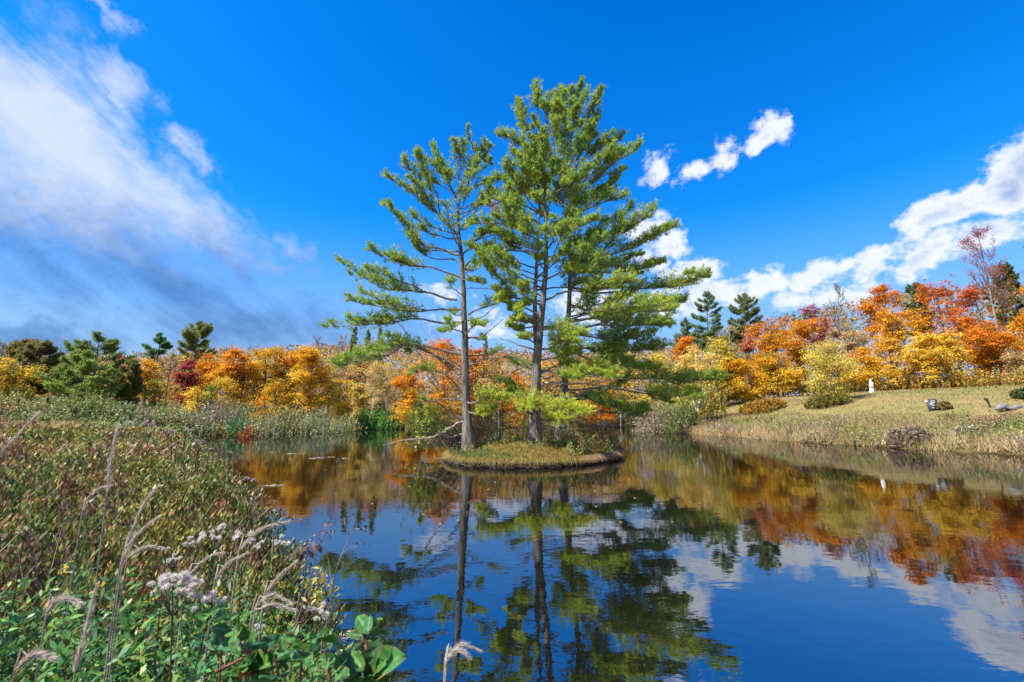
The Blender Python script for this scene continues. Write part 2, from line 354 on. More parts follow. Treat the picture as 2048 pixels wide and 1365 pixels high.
mx = n.new('ShaderNodeMix'); mx.data_type = 'RGBA'; mx.blend_type = 'MULTIPLY'; mx.inputs[0].default_value = 1; l.new(a.outputs['Color'], mx.inputs[6]); l.new(r1.outputs[0], mx.inputs[7])
mx2 = n.new('ShaderNodeMix'); mx2.data_type = 'RGBA'; mx2.blend_type = 'MULTIPLY'; mx2.inputs[0].default_value = 1; l.new(mx.outputs[2], mx2.inputs[6]); l.new(r2.outputs[0], mx2.inputs[7])
b = n.new('ShaderNodeBump'); b.inputs['Strength'].default_value = .7; b.inputs['Distance'].default_value = .08; l.new(n2.outputs['Fac'], b.inputs['Height'])
p = n.new('ShaderNodeBsdfPrincipled'); p.inputs['Roughness'].default_value = .95; p.inputs['Specular IOR Level'].default_value = .1
l.new(mx2.outputs[2], p.inputs['Base Color']); l.new(b.outputs[0], p.inputs['Normal']); o = n.new('ShaderNodeOutputMaterial'); l.new(p.outputs[0], o.inputs['Surface'])
MAT['ground'] = m
obj('ground', gb, 'ground', smooth=True, kind='structure')

m, t = new_mat('pond_water'); n = t.nodes; l = t.links
tcn = n.new('ShaderNodeTexCoord'); mp = n.new('ShaderNodeMapping'); mp.inputs['Scale'].default_value = (.8, 1.25, 1); l.new(tcn.outputs['Object'], mp.inputs[0])
w1 = n.new('ShaderNodeTexNoise'); w1.inputs['Scale'].default_value = 4.2; w1.inputs['Detail'].default_value = 3; w1.inputs['Roughness'].default_value = .5; l.new(mp.outputs[0], w1.inputs['Vector'])
w2 = n.new('ShaderNodeTexNoise'); w2.inputs['Scale'].default_value = .9; w2.inputs['Detail'].default_value = 2; l.new(mp.outputs[0], w2.inputs['Vector'])
w3 = n.new('ShaderNodeTexNoise'); w3.inputs['Scale'].default_value = .22; w3.inputs['Detail'].default_value = 2; l.new(tcn.outputs['Object'], w3.inputs['Vector'])
mr = n.new('ShaderNodeMapRange'); mr.inputs[1].default_value = .38; mr.inputs[2].default_value = .68; mr.inputs[3].default_value = .35; mr.inputs[4].default_value = 1.0; l.new(w3.outputs['Fac'], mr.inputs[0])
mu = n.new('ShaderNodeMath'); mu.operation = 'MULTIPLY'; l.new(w1.outputs['Fac'], mu.inputs[0]); l.new(mr.outputs[0], mu.inputs[1])
b1 = n.new('ShaderNodeBump'); b1.inputs['Strength'].default_value = 1.0; b1.inputs['Distance'].default_value = .0021; l.new(mu.outputs[0], b1.inputs['Height'])
b2 = n.new('ShaderNodeBump'); b2.inputs['Strength'].default_value = 1.0; b2.inputs['Distance'].default_value = .0034; l.new(w2.outputs['Fac'], b2.inputs['Height']); l.new(b1.outputs[0], b2.inputs['Normal'])
fr = n.new('ShaderNodeFresnel'); fr.inputs['IOR'].default_value = 3.9; l.new(b2.outputs[0], fr.inputs['Normal'])
gl = n.new('ShaderNodeBsdfGlossy'); gl.inputs['Roughness'].default_value = .012; gl.inputs['Color'].default_value = (.94, .95, .97, 1); l.new(b2.outputs[0], gl.inputs['Normal'])
df = n.new('ShaderNodeBsdfDiffuse'); df.inputs['Color'].default_value = (.0025, .0028, .0022, 1)
ms = n.new('ShaderNodeMixShader'); l.new(fr.outputs[0], ms.inputs[0]); l.new(df.outputs[0], ms.inputs[1]); l.new(gl.outputs[0], ms.inputs[2])
o = n.new('ShaderNodeOutputMaterial'); l.new(ms.outputs[0], o.inputs['Surface']); MAT['water'] = m
wb = Buf(); wb.add([[-75, -12, 0], [60, -12, 0], [60, 140, 0], [-75, 140, 0]], q=[[0, 1, 2, 3]])
obj('pond_water', wb, 'water', kind='structure')

# low wooded hills on the skyline
hb = Buf(); az_ = np.linspace(-75, 75, 150); prof = 34 + 16 * np.sin(az_ * .11 + 1) + 9 * np.sin(az_ * .31) + 12 * sst(-30, -50, az_)
rows = []
for r_, f in ((520, 0), (640, .45), (780, .85), (900, 1), (1200, .1)):
    rows.append(np.stack([np.sin(np.radians(az_)) * r_, np.cos(np.radians(az_)) * r_, prof * f - 4 * (1 - f)], 1))
hv = np.stack(rows, 0); k = len(az_); ii = np.arange(len(rows) * k).reshape(len(rows), k)
hb.add(hv, q=np.stack([ii[:-1, :-1], ii[:-1, 1:], ii[1:, 1:], ii[1:, :-1]], -1).reshape(-1, 4))
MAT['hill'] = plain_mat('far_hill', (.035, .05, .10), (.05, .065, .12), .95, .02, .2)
obj('hills', hb, 'hill', smooth=True, kind='structure')

# ------------------------------------------------------------------ island
IC = np.array([1.5, 23.6]); 
ISL = [tuple(W(*q)[:2]) for q in [(893, 919), (905, 928), (940, 934), (990, 936.5), (1050, 937), (1110, 935), (1160, 931), (1205, 924), (1236, 911)]] + [(6.3, 26.2), (5.6, 28), (3.6, 29.3), (.6, 29.2), (-1.8, 27.6), (-3.1, 25.2), (-3.3, 23.6)]
ISL = np.array(ISL)
th = np.arctan2(ISL[:, 1] - IC[1], ISL[:, 0] - IC[0]); order = np.argsort(th); th_s = th[order]; rad_s = np.linalg.norm(ISL - IC, axis=1)[order] * .965
def isl_r(a): return np.interp(a, np.concatenate([th_s - 2 * pi, th_s, th_s + 2 * pi]), np.tile(rad_s, 3))
def isl_h(x, y):
    x = np.asarray(x, float); y = np.asarray(y, float); a = np.arctan2(y - IC[1], x - IC[0]); r = np.hypot(x - IC[0], y - IC[1]) / isl_r(a)
    return np.where(r < 1.0, .20 + .06 * np.sin(a * 5 + 1) + .05 * np.sin(a * 11) + .46 * sst(1.0, .2, r) + .07 * wob(x * 1.9, y * 1.9) + .10 * sst(20, 26, y), -.3), r
ib = Buf(); na, nr = 128, 30; aa = np.linspace(-pi, pi, na, endpoint=False); V = []
for j in range(nr):
    f = 1.0 - (j / (nr - 1)) ** 1.2 * .999; rr = isl_r(aa) * f * (1 + (.035 * np.sin(aa * 7 + .6) + .022 * np.sin(aa * 17) + .014 * np.sin(aa * 41 + 1)) * f)
    x = IC[0] + rr * np.cos(aa); y = IC[1] + rr * np.sin(aa); h, _ = isl_h(IC[0] + (x - IC[0]) * .985, IC[1] + (y - IC[1]) * .985)
    V.append(np.stack([x, y, h], 1))
lip = V[0].copy(); lo = lip.copy(); lo[:, 2] = -.35; und = lip.copy(); c0 = np.array([*IC, 0]); und[:, :2] = IC + (lip[:, :2] - IC) * .955; und[:, 2] = .06 + .05 * np.sin(aa * 23)
lo[:, :2] = IC + (lip[:, :2] - IC) * .97
V = [lo, und] + V; nr2 = len(V); ii = np.arange(nr2 * na).reshape(nr2, na); ii = np.concatenate([ii, ii[:, :1]], 1)
cc = np.concatenate([np.tile([.045, .033, .025], (2 * na, 1)), np.tile([.17, .12, .045], ((nr2 - 2) * na, 1))])
ib.add(np.concatenate(V), q=np.stack([ii[:-1, :-1], ii[:-1, 1:], ii[1:, 1:], ii[1:, :-1]], -1).reshape(-1, 4), c=cc)
island = obj('island', ib, 'ground', smooth=True, kind='structure')

# ------------------------------------------------------------------ pines on the island
NGREEN = np.array([[.20, .35, .06], [.30, .43, .06], [.46, .49, .06], [.15, .31, .12]])
def needle_tufts(nb, pos, dirs, count, ln, wd, warm):
    n = len(pos); base = NGREEN[rng.choice(4, n, p=[.38, .34, .16, .12])]
    base = base * (1 + warm * np.array([.6, .25, -.1])) * (1 + rng.normal(0, .16, (n, 1)))
    rust = rng.random(n) < .025; base[rust] = (.38, .20, .04)
    C = np.repeat(pos, count, 0); Dv = np.repeat(unit(dirs), count, 0) * .75 + rand_unit(n * count) * .8 + UP * .12
    C = C + rand_unit(n * count) * .03
    nb.needles(C, Dv, rng.uniform(.75, 1.2, n * count) * ln, wd, np.repeat(base, count, 0))
def pine_limb(parent, path, r0, leafy=1.0, start=.32, width=.30, ln=.17, count=13, warm=0.0, up=.30, bare_twigs=8, mat='pine_limb', wd=.026):
    path = np.asarray(path, float); k = 12
    pth = bez(path, k); tl0 = np.linalg.norm(pth[-1] - pth[0]); pth[1:] += np.cumsum(rng.normal(0, .012 * tl0 + .01, (k - 1, 3)), 0) * [1, 1, .8] * np.linspace(1, .4, k - 1)[:, None]; tl = np.linalg.norm(np.diff(pth, axis=0), axis=1).sum()
    wb, nb = Buf(), Buf(); tt = np.linspace(0, 1, k)
    wb.tubes(pth, r0 * (1 - tt * .86) + .004, 6)
    def at(t):
        i = np.clip((t * (k - 1)).astype(int), 0, k - 2); f = (t * (k - 1) - i)[:, None]
        return pth[i] * (1 - f) + pth[i + 1] * f, unit(pth[i + 1] - pth[i])
    def sidebr(n, t, lmul, u):
        p0, T = at(t); S = unit(np.cross(T, UP)) * np.where(np.arange(n) % 2 == 0, 1, -1)[:, None]
        L_ = lmul[:, None]; d = unit(T * rng.uniform(.55, 1.0, (n, 1)) + S * rng.uniform(.35, 1.0, (n, 1)) + UP * (u + rng.normal(0, .34, (n, 1))))
        q = [p0, p0 + d * L_ * .35 + UP * -.02 * L_, p0 + d * L_ * .7 + UP * .03 * L_, p0 + d * L_ + UP * .10 * L_ * (1 + u)]
        return np.stack(q, 1)
    if leafy > 0:
        n = max(4, int(tl * 7.6 * leafy)); t = rng.uniform(start, 1.0, n) ** .8; t = np.clip(t, start, .995)
        lm = np.clip(tl * width, .30, 1.35) * (1.15 - .75 * t) * rng.uniform(.6, 1.15, n)
        br = sidebr(n, t, lm, up); wb.tubes(br, np.tile(np.array([.017, .012, .009, .005]), (n, 1)) * min(1.0, r0 * 14 + .4), 3)
        tip_n = 4; extra = np.stack([pth[-1] + rng.normal(0, .05, (tip_n, 3)) for _ in range(1)], 0)[0]
        pos, drs = [pth[-1] + rng.normal(0, .06, (8, 3))], [np.tile(unit(pth[-1] - pth[-2]) + UP * .3, (8, 1))]
        per = 11
        for s in range(per):
            f = .22 + .78 * (s + rng.random(n)) / per; f3 = f * 3; i = np.clip(f3.astype(int), 0, 2); ff = (f3 - i)[:, None]
            q = br[np.arange(n), i] * (1 - ff) + br[np.arange(n), i + 1] * ff; d = unit(br[np.arange(n), i + 1] - br[np.arange(n), i])
            sp = lm[:, None] * .13
            pos.append(q + rng.normal(0, 1, (n, 3)) * sp * np.array([1, 1, .45]) + UP * .03); drs.append(d + UP * .65)
        pos = np.concatenate(pos); drs = np.concatenate(drs)
        needle_tufts(nb, pos, drs, max(5, int(count * .5)), ln * .95, wd, warm)
    if bare_twigs:
        n = bare_twigs; t = rng.uniform(.12, .9 if leafy <= 0 else max(start + .1, .3), n); lm = np.clip(tl * .16, .2, .9) * rng.uniform(.4, 1.1, n)
        wb.tubes(sidebr(n, t, lm, .05), np.tile([.012, .009, .006, .003], (n, 1)), 3)
    lo = obj('limb', wb, mat, parent, smooth=True)
    if not nb.empty(): obj('needles', nb, 'needle', lo)
    return lo
def traced(parent, Y, pix, dy, r0=.06, **kw):
    k = len(pix); pts = [P(px, py, Y + dy * (i / (k - 1)) ** 1.2) for i, (px, py) in enumerate(pix)]
    o = pine_limb(parent, pts, r0, **kw); pts = np.array(pts); tl = np.linalg.norm(pts[-1] - pts[0])
    if kw.get('leafy', 1) >= .9 and tl > 3.3:
        q = bez(pts, 20); kk = dict(kw); kk.update(leafy=1.0, start=.2, bare_twigs=4, width=.34)
        for sgn in (1, -1):
            i = int(rng.uniform(6, 12)); j = int(rng.uniform(14, 19)); a0 = q[i]; e = q[j] + np.array([0, sgn * rng.uniform(.5, 1.3), rng.uniform(-.30, .30)]) * (tl / 5) ** .5; mid = (a0 + e) / 2 + np.array([0, sgn * .1, rng.uniform(-.15, .05)]); pine_limb(parent, [a0, mid, e], r0 * .5, **kk)
    return o
def pine_trunk(parent, pix, Y, r0, r1, k=26, name='trunk', flare=1.0, dys=None):
    pts = np.array([P(px, py, Y + (dys[i] if dys else 0)) for i, (px, py) in enumerate(pix)]); pth = bez(pts, k)
    f = np.linspace(0, 1, k); r = r0 * .92 * (1 - f) ** 1.3 + r1 + flare * r0 * .55 * np.exp(-f * k * .9)
    pth[0, 2] -= .25; b = Buf(); b.tubes(pth, r, 14); v = b.v[0]
    b.v[0] = v + (np.sin(v[:, 2:3] * 3 + np.arctan2(v[:, 1:2] - 23, v[:, :1]) * 9) * .012)
    obj(name, b, 'pine_bark', parent, smooth=True); return pth
def fill_limbs(parent, trunk, f0, f1, n, length, rise, r0=.045, azr=None, **kw):
    k = len(trunk)
    for i in range(n):
        f = f0 + (f1 - f0) * (i + rng.random()) / n; g = f * (k - 1); j = int(min(g, k - 2)); p0 = trunk[j] * (1 - g + j) + trunk[j + 1] * (g - j)
        a = rng.uniform(0, 2 * pi) if azr is None else radians(rng.uniform(*azr)); rel = (f - f0) / (f1 - f0); L_ = length(rel) * rng.uniform(.75, 1.1); ri = rise(rel) + rng.normal(0, .08)
        d = np.array([cos(a), sin(a), 0]); q = [p0, p0 + d * L_ * .4 + UP * ri * L_ * .35, p0 + d * L_ * .75 + UP * ri * L_ * .72, p0 + d * L_ + UP * (ri * L_ + .10 * L_)]
        pine_limb(parent, q, max(.02, r0 * (1.1 - rel * .7)), **kw)

YA, YB, YC = 23.5, 22.6, 25.6
# --- the slimmer pine on the left
A = thing('white_pine', P(938, 891, YA), 'slimmer open-crowned white pine, leftmost of the three on the island', 'pine tree', 'pines on the island')
tA = pine_trunk(A, [(938, 891), (934, 840), (931, 760), (930, 690), (928, 620), (924, 530), (918, 470), (916, 420), (926, 362), (945, 315), (955, 278)], YA, .27, .02)
LA = [([(918, 478), (895, 445), (862, 412), (830, 380), (775, 352)], -1.0, .07), ([(880, 430), (868, 395), (850, 350), (832, 310)], -.6, .04), ([(865, 415), (835, 365), (806, 322)], -1.2, .035),
      ([(918, 511), (880, 497), (842, 484), (815, 453), (769, 410)], .6, .06), ([(920, 555), (876, 538), (808, 528), (746, 500)], -.8, .055), ([(914, 600), (870, 588), (829, 578), (758, 568), (676, 522)], .4, .065),
      ([(926, 620), (889, 616), (830, 619), (766, 607), (688, 592)], -.9, .06), ([(926, 645), (874, 639), (816, 633), (763, 642), (658, 648)], .3, .06), ([(924, 709), (874, 695), (822, 686), (766, 698), (707, 721), (676, 726)], -.7, .07),
      ([(921, 739), (880, 715), (845, 698), (805, 690), (742, 700)], .9, .06), ([(916, 412), (905, 380), (888, 345), (868, 300)], .5, .045), ([(918, 400), (912, 365), (915, 320), (925, 288)], -.6, .04),
      ([(926, 382), (950, 372), (978, 362)], .2, .035), ([(940, 330), (960, 318), (982, 330)], .6, .03), ([(925, 510), (945, 492), (965, 470), (990, 455)], -.5, .045), ([(930, 534), (958, 512), (990, 486)], .4, .04),
      ([(936, 630), (951, 621), (992, 607), (1015, 596)], -.4, .05), ([(918, 440), (940, 425), (966, 405), (985, 392)], .5, .04), ([(930, 360), (948, 340), (972, 290)], -.4, .035), ([(922, 560), (940, 560), (965, 570)], -1.0, .035)]
for pix, dy, r in LA: traced(A, YA, pix, dy, r, ln=.17, count=12, start=.30, leafy=1.15, width=.36)
traced(A, YA, [(930, 672), (945, 655), (968, 652)], -1.6, .05, leafy=1.2, start=.3); traced(A, YA, [(928, 640), (905, 655), (885, 660)], -1.4, .05, leafy=1.0)
traced(A, YA, [(924, 791), (904, 765), (886, 750), (850, 742), (812, 750)], -.6, .06, leafy=.7, start=.5, warm=.3); traced(A, YA, [(923, 837), (892, 818), (874, 803), (848, 800)], -.4, .07, leafy=.15, start=.7, mat='pine_limb')
traced(A, YA, [(928, 800), (950, 806), (975, 795), (1008, 800)], -1.6, .06, leafy=2.2, start=.28, warm=.5, width=.42, count=13); traced(A, YA, [(930, 822), (952, 825), (985, 818)], -1.2, .05, leafy=1.9, start=.25, warm=.5, width=.42)
for pix, dy, r in [([(892, 789), (868, 760), (840, 705), (804, 651), (789, 630)], -.3, .045), ([(926, 799), (890, 800), (848, 800)], .2, .05), ([(924, 844), (898, 862), (857, 878), (816, 882), (769, 892)], -.8, .05), ([(936, 642), (965, 632), (992, 612)], .5, .04),
                   ([(936, 677), (962, 671), (985, 655), (1008, 638)], -.4, .045), ([(939, 733), (971, 718), (1021, 715)], .5, .05), ([(939, 777), (956, 756), (985, 742)], .3, .04), ([(924, 868), (895, 872), (870, 868)], .2, .03), ([(921, 749), (880, 722), (845, 700), (820, 690)], .8, .06)]:
    traced(A, YA, pix, dy, r, leafy=0, bare_twigs=13, mat='dead_wood' if pix[0][1] > 780 else 'pine_limb')
fill_limbs(A, tA, .48, .97, 26, lambda r: 2.9 * (1 - r) + .7, lambda r: .25 + .5 * r, ln=.17, count=11, leafy=.75)
fill_limbs(A, tA, .26, .5, 7, lambda r: 2.4, lambda r: .05, ln=.17, count=11, leafy=.6, start=.5)

# --- the thick double-stemmed pine in the middle
B = thing('white_pine', P(1069, 891, YB), 'thick-trunked white pine in the middle of the island, trunk forking into two stems', 'pine tree', 'pines on the island')
tB = pine_trunk(B, [(1069, 891), (1070, 840), (1072, 770), (1074, 715), (1080, 660), (1087, 590), (1092, 530), (1092, 450), (1090, 380), (1092, 300), (1098, 178)], YB, .33, .025, flare=.8)
tB2 = pine_trunk(B, [(1075, 706), (1071, 662), (1070, 590), (1074, 520), (1078, 440), (1076, 360), (1060, 270)], YB, .15, .02, 18, 'stem', 0, [0, .3, .4, .5, .6, .7, .8])
LB = [([(1090, 345), (1060, 310), (1030, 285), (992, 268)], -.6, .05), ([(1088, 320), (1065, 280), (1046, 240), (1040, 214)], .3, .045), ([(1092, 270), (1083, 225), (1075, 168)], -.3, .035), ([(1085, 380), (1050, 365), (1010, 352), (985, 360)], .4, .05),
      ([(1085, 470), (1045, 452), (1000, 445), (945, 446)], -1.4, .06), ([(1085, 520), (1040, 505), (1000, 505), (945, 495)], .4, .055), ([(1088, 430), (1060, 420), (1030, 405), (975, 412)], -1.5, .05), ([(1080, 590), (1045, 580), (1010, 588), (1000, 600)], -.9, .05),
      ([(1078, 630), (1050, 615), (1020, 610), (1002, 600)], .8, .05), ([(1095, 470), (1125, 462), (1160, 455), (1200, 440)], -2.2, .05), ([(1095, 400), (1120, 380), (1150, 360), (1180, 335)], -1.8, .05), ([(1094, 430), (1100, 420), (1085, 408), (1070, 395)], -2.3, .05),
      ([(1094, 500), (1110, 480), (1100, 465), (1085, 460)], -2.4, .05), ([(1092, 600), (1140, 585), (1200, 580), (1260, 560)], -2.0, .06), ([(1085, 655), (1130, 640), (1190, 630), (1260, 622), (1340, 622)], -1.8, .07), ([(1082, 610), (1062, 604), (1036, 622)], -1.6, .045),
      ([(1085, 655), (1050, 640), (1030, 640)], -1.0, .045), ([(1092, 560), (1130, 548), (1170, 545)], -1.5, .05)]
LB += [([(1092, 330), (1112, 275), (1128, 222)], -.6, .035), ([(1094, 280), (1104, 235), (1098, 190)], .5, .03), ([(1090, 360), (1062, 330), (1020, 300)], .8, .04), ([(1091, 400), (1130, 372), (1168, 352)], -1.4, .045)]
for pix, dy, r in LB: traced(B, YB, pix, dy, r, ln=.18, count=13, leafy=1.25 if pix[0][1] < 540 else 1.7, warm=.15 if pix[0][1] < 540 else .4)
# low bright sprays
traced(B, YB, [(1080, 700), (1100, 690), (1125, 682), (1155, 690)], -2.0, .06, leafy=2.6, start=.2, width=.45, warm=.55); traced(B, YB, [(1080, 720), (1120, 715), (1150, 706)], -1.2, .05, leafy=2.0, start=.3, width=.45, warm=.4)
traced(B, YB, [(1082, 742), (1130, 742), (1180, 738), (1222, 748)], -1.8, .06, leafy=2.2, start=.3, width=.36, warm=.5); traced(B, YB, [(1082, 748), (1120, 730), (1150, 732)], -.9, .05, leafy=2.0, start=.3, width=.4, warm=.2)
traced(B, YB, [(1078, 835), (1055, 825), (1085, 815), (1130, 822), (1162, 828)], -2.2, .055, leafy=2.6, start=.15, width=.34, warm=1.1); traced(B, YB, [(1075, 830), (1062, 812), (1052, 822)], -1.6, .05, leafy=2.4, start=.15, width=.6, warm=1.0)
traced(B, YB, [(1076, 845), (1100, 838), (1125, 842)], -2.0, .04, leafy=2.4, start=.2, width=.5, warm=1.0)
traced(B, YB, [(1076, 665), (1095, 655), (1130, 662), (1168, 668)], -1.9, .05, leafy=1.8, start=.2, width=.45, warm=.5); traced(B, YB, [(1078, 690), (1060, 684), (1040, 676)], -1.2, .04, leafy=1.6, start=.3, width=.4, warm=.3); traced(B, YB, [(1078, 760), (1120, 752), (1160, 756)], -1.5, .045, leafy=1.8, start=.3, width=.4, warm=.5)
for pix, dy, r in [([(1085, 768), (1120, 763), (1156, 762), (1214, 766), (1279, 782)], -.6, .055), ([(1068, 742), (1035, 715), (1000, 714), (975, 728)], -.6, .06), ([(1068, 735), (1045, 738), (1010, 760), (985, 785)], .3, .05), ([(1080, 860), (1110, 858), (1150, 868)], -.6, .03),
                   ([(1070, 862), (1045, 864), (1020, 858)], -.3, .035), ([(1068, 700), (1045, 690), (1022, 680), (1000, 676)], .5, .045), ([(1070, 770), (1095, 800), (1098, 808)], -.4, .04)]:
    traced(B, YB, pix, dy, r, leafy=0, bare_twigs=16, mat='dead_wood' if pix[0][1] > 760 else 'pine_limb')
fill_limbs(B, tB, .74, .94, 14, lambda r: 1.5 * (1 - r) + .55, lambda r: .8 + .7 * r, ln=.17, count=11, leafy=1.3, start=.15)
fill_limbs(B, tB, .38, .97, 38, lambda r: float(np.interp(r, [0, .3, .55, 1], [1.7, 3.5, 2.9, .8])), lambda r: .12 + .75 * r, ln=.18, count=12, leafy=1.15, warm=.08, azr=(80, 300))
fill_limbs(B, tB2, .35, .98, 22, lambda r: 2.2 * (1 - r) + .7, lambda r: .2 + .6 * r, ln=.18, count=12, leafy=1.0)

# --- the tallest pine behind on the right
C = thing('white_pine', P(1121, 874, YC), 'tallest white pine, right rear of the island, long level limbs reaching right', 'pine tree', 'pines on the island')
tC = pine_trunk(C, [(1121, 874), (1124, 830), (1129, 780), (1134, 680), (1139, 590), (1140, 500), (1139, 400), (1140, 300), (1147, 162)], YC, .27, .025)
LC = [([(1142, 300), (1165, 250), (1185, 215), (1205, 188)], -.4, .045), ([(1143, 260), (1160, 220), (1172, 182)], .5, .035), ([(1140, 350), (1175, 315), (1210, 290), (1240, 274)], .4, .05), ([(1140, 395), (1190, 360), (1240, 325), (1279, 292)], -.6, .06),
      ([(1140, 430), (1185, 415), (1220, 405), (1250, 394)], -1.2, .05), ([(1140, 480), (1190, 478), (1250, 460), (1306, 430)], -.9, .06), ([(1140, 510), (1210, 515), (1280, 495), (1348, 458)], .5, .065), ([(1140, 545), (1200, 550), (1265, 545), (1328, 525)], 1.2, .06),
      ([(1140, 575), (1210, 580), (1300, 572), (1370, 562), (1411, 547)], -1.0, .075), ([(1140, 610), (1200, 622), (1290, 625), (1373, 606)], .8, .065), ([(1137, 663), (1185, 657), (1273, 654), (1332, 654)], -.9, .065), ([(1137, 672), (1190, 672), (1260, 672), (1330, 690)], .6, .06),
      ([(1135, 668), (1165, 690), (1214, 705), (1300, 700)], 1.5, .06), ([(1133, 700), (1180, 715), (1240, 725), (1305, 736)], .9, .06), ([(1131, 750), (1200, 752), (1296, 763), (1380, 765), (1446, 763)], 1.4, .065), ([(1140, 460), (1110, 440), (1080, 430)], 1.5, .05),
      ([(1142, 230), (1130, 195), (1122, 172)], .4, .03), ([(1146, 210), (1155, 185), (1160, 170)], -.3, .025)]
LC += [([(1140, 330), (1120, 270), (1106, 212)], -.6, .035), ([(1142, 285), (1130, 238), (1118, 192)], .5, .03), ([(1141, 340), (1176, 278), (1192, 226)], .5, .035), ([(1141, 385), (1196, 335), (1226, 298)], -1.0, .045), ([(1140, 420), (1104, 385), (1062, 352)], -1.2, .045), ([(1140, 370), (1112, 325), (1080, 290)], 1.0, .04), ([(1140, 440), (1190, 400), (1232, 362)], .9, .045), ([(1144, 245), (1150, 205), (1140, 178)], -.5, .025), ([(1140, 530), (1180, 540), (1225, 520)], -2.0, .05), ([(1138, 640), (1200, 640), (1255, 648)], -2.2, .05)]
for pix, dy, r in LC: traced(C, YC, pix, dy, r, ln=.18, count=13, leafy=1.7 if pix[0][1] > 470 else 1.2, start=.26, warm=.25 if pix[0][1] > 470 else .05, width=.34)
traced(C, YC, [(1129, 795), (1170, 790), (1215, 806), (1255, 815)], -.6, .05, leafy=2.0, start=.35, width=.4, warm=.2); traced(C, YC, [(1128, 805), (1190, 820), (1260, 826), (1285, 820)], .4, .045, leafy=1.4, start=.5, width=.3, warm=.2)
traced(C, YC, [(1130, 780), (1200, 776), (1290, 790), (1350, 795), (1395, 788)], 1.0, .05, leafy=1.7, start=.45, width=.26, warm=.6)
for pix, dy, r in [([(1128, 800), (1160, 785), (1200, 760), (1262, 753)], -.4, .05), ([(1125, 840), (1180, 850), (1240, 838), (1290, 846)], -.3, .04), ([(1124, 850), (1160, 862), (1205, 850), (1255, 852)], -.7, .035)]:
    traced(C, YC, pix, dy, r, leafy=0, bare_twigs=18, mat='dead_wood')
fill_limbs(C, tC, .72, .94, 18, lambda r: 1.9 * (1 - r) + .6, lambda r: .8 + .7 * r, ln=.17, count=11, leafy=1.3, start=.15)
fill_limbs(C, tC, .34, .98, 38, lambda r: 4.3 * (1 - r) ** .8 + .8, lambda r: .08 + .7 * r, ln=.18, count=12, leafy=1.1, azr=(-115, 100))
fill_limbs(C, tC, .2, .4, 12, lambda r: 3.8, lambda r: -.02, ln=.18, count=12, leafy=.9, start=.45, azr=(-30, 200))
# a spray of dead needles in the crown gap
db = Buf(); dp = P(990, 415, YB - .4)
db.needles(dp + rng.normal(0, .16, (500, 3)), rng.normal(0, 1, (500, 3)) - UP * .3, .14, .02, jit((.52, .26, .07), 500)); obj('dead_needles', db, 'needle', B)
# ------------------------------------------------------------------ island ground cover
def isl_pts(n, rmax=.97, xr=None, yr=None):
    out = np.zeros((0, 3))
    while len(out) < n:
        a = rng.uniform(-pi, pi, n); r = np.sqrt(rng.random(n)) * rmax; x = IC[0] + isl_r(a) * r * np.cos(a); y = IC[1] + isl_r(a) * r * np.sin(a); h, _ = isl_h(x, y)
        k = np.ones(n, bool)
        if xr: k &= (x > xr[0]) & (x < xr[1])
        if yr: k &= (y > yr[0]) & (y < yr[1])
        out = np.concatenate([out, np.stack([x, y, h], 1)[k]])
    return out[:n]
mb = Buf(); n = 30000; b = isl_pts(n, .985); pn = wob(b[:, 0] * 1.3, b[:, 1] * 1.3)
c = np.where(pn[:, None] > .25, (.26, .18, .05), np.where(pn[:, None] > -.35, (.22, .19, .04), (.11, .15, .035))) * (1 + rng.normal(0, .22, (n, 1)))
mb.tri_blades(b, rng.uniform(.05, .17, n), rng.normal(0, .06, (n, 3)) * [1, 1, 0], .03, c)
obj('moss_and_grass', mb, 'grass', label='golden green moss and short grass covering the island', category='grass', kind='stuff')
# undergrowth: leafy sprigs, thicker and redder to the right
def sprigs(buf, B, H, nl, ll, lw, cols, lean=.15, upl=.5, stem=None, stemr=.004, tri=False):
    """leafy shoots rising from B; colours per shoot"""
    n = len(B); tip = B + np.concatenate([rng.normal(0, lean, (n, 2)) * H[:, None], H[:, None]], 1)
    if stem is not None: stem.tubes(np.stack([B - UP * .03, (B + tip) / 2 + rng.normal(0, .02, (n, 3)), tip], 1), np.tile([1., .8, .4], (n, 1)) * np.broadcast_to(np.asarray(stemr, float), (n,))[:, None], 3)
    f = rng.uniform(.25, 1.0, (n, nl, 1)); pos = B[:, None] * (1 - f) + tip[:, None] * f; a = rng.uniform(0, 2 * pi, (n, nl)); hz = np.stack([np.cos(a), np.sin(a), np.zeros_like(a)], -1)
    d = hz * .9 + UP * (upl + rng.normal(0, .35, (n, nl, 1))); nr = unit(UP * .9 - hz * .5 + rng.normal(0, .45, (n, nl, 3)))
    L_ = np.broadcast_to(np.asarray(ll, float).reshape(-1, 1), (n, nl)) * rng.uniform(.7, 1.25, (n, nl)); Wd = np.broadcast_to(np.asarray(lw, float).reshape(-1, 1), (n, nl)) * rng.uniform(.7, 1.25, (n, nl))
    cc = cols[:, None] * (1 + rng.normal(0, .2, (n, nl, 1))) * (1 + rng.normal(0, .08, (n, nl, 3)))
    if tri: buf.trileaves(pos.reshape(-1, 3), d.reshape(-1, 3), nr.reshape(-1, 3), (L_ * .62 + Wd * .75).ravel(), cc.reshape(-1, 3).clip(.005, .9)); return
    buf.leaves(pos.reshape(-1, 3), d.reshape(-1, 3), nr.reshape(-1, 3), L_.ravel(), Wd.ravel(), cc.reshape(-1, 3).clip(.005, .9), .12)
ub, us = Buf(), Buf()
def pick(n, cols, p=None): return np.asarray(cols, float)[rng.choice(len(cols), n, p=p)]
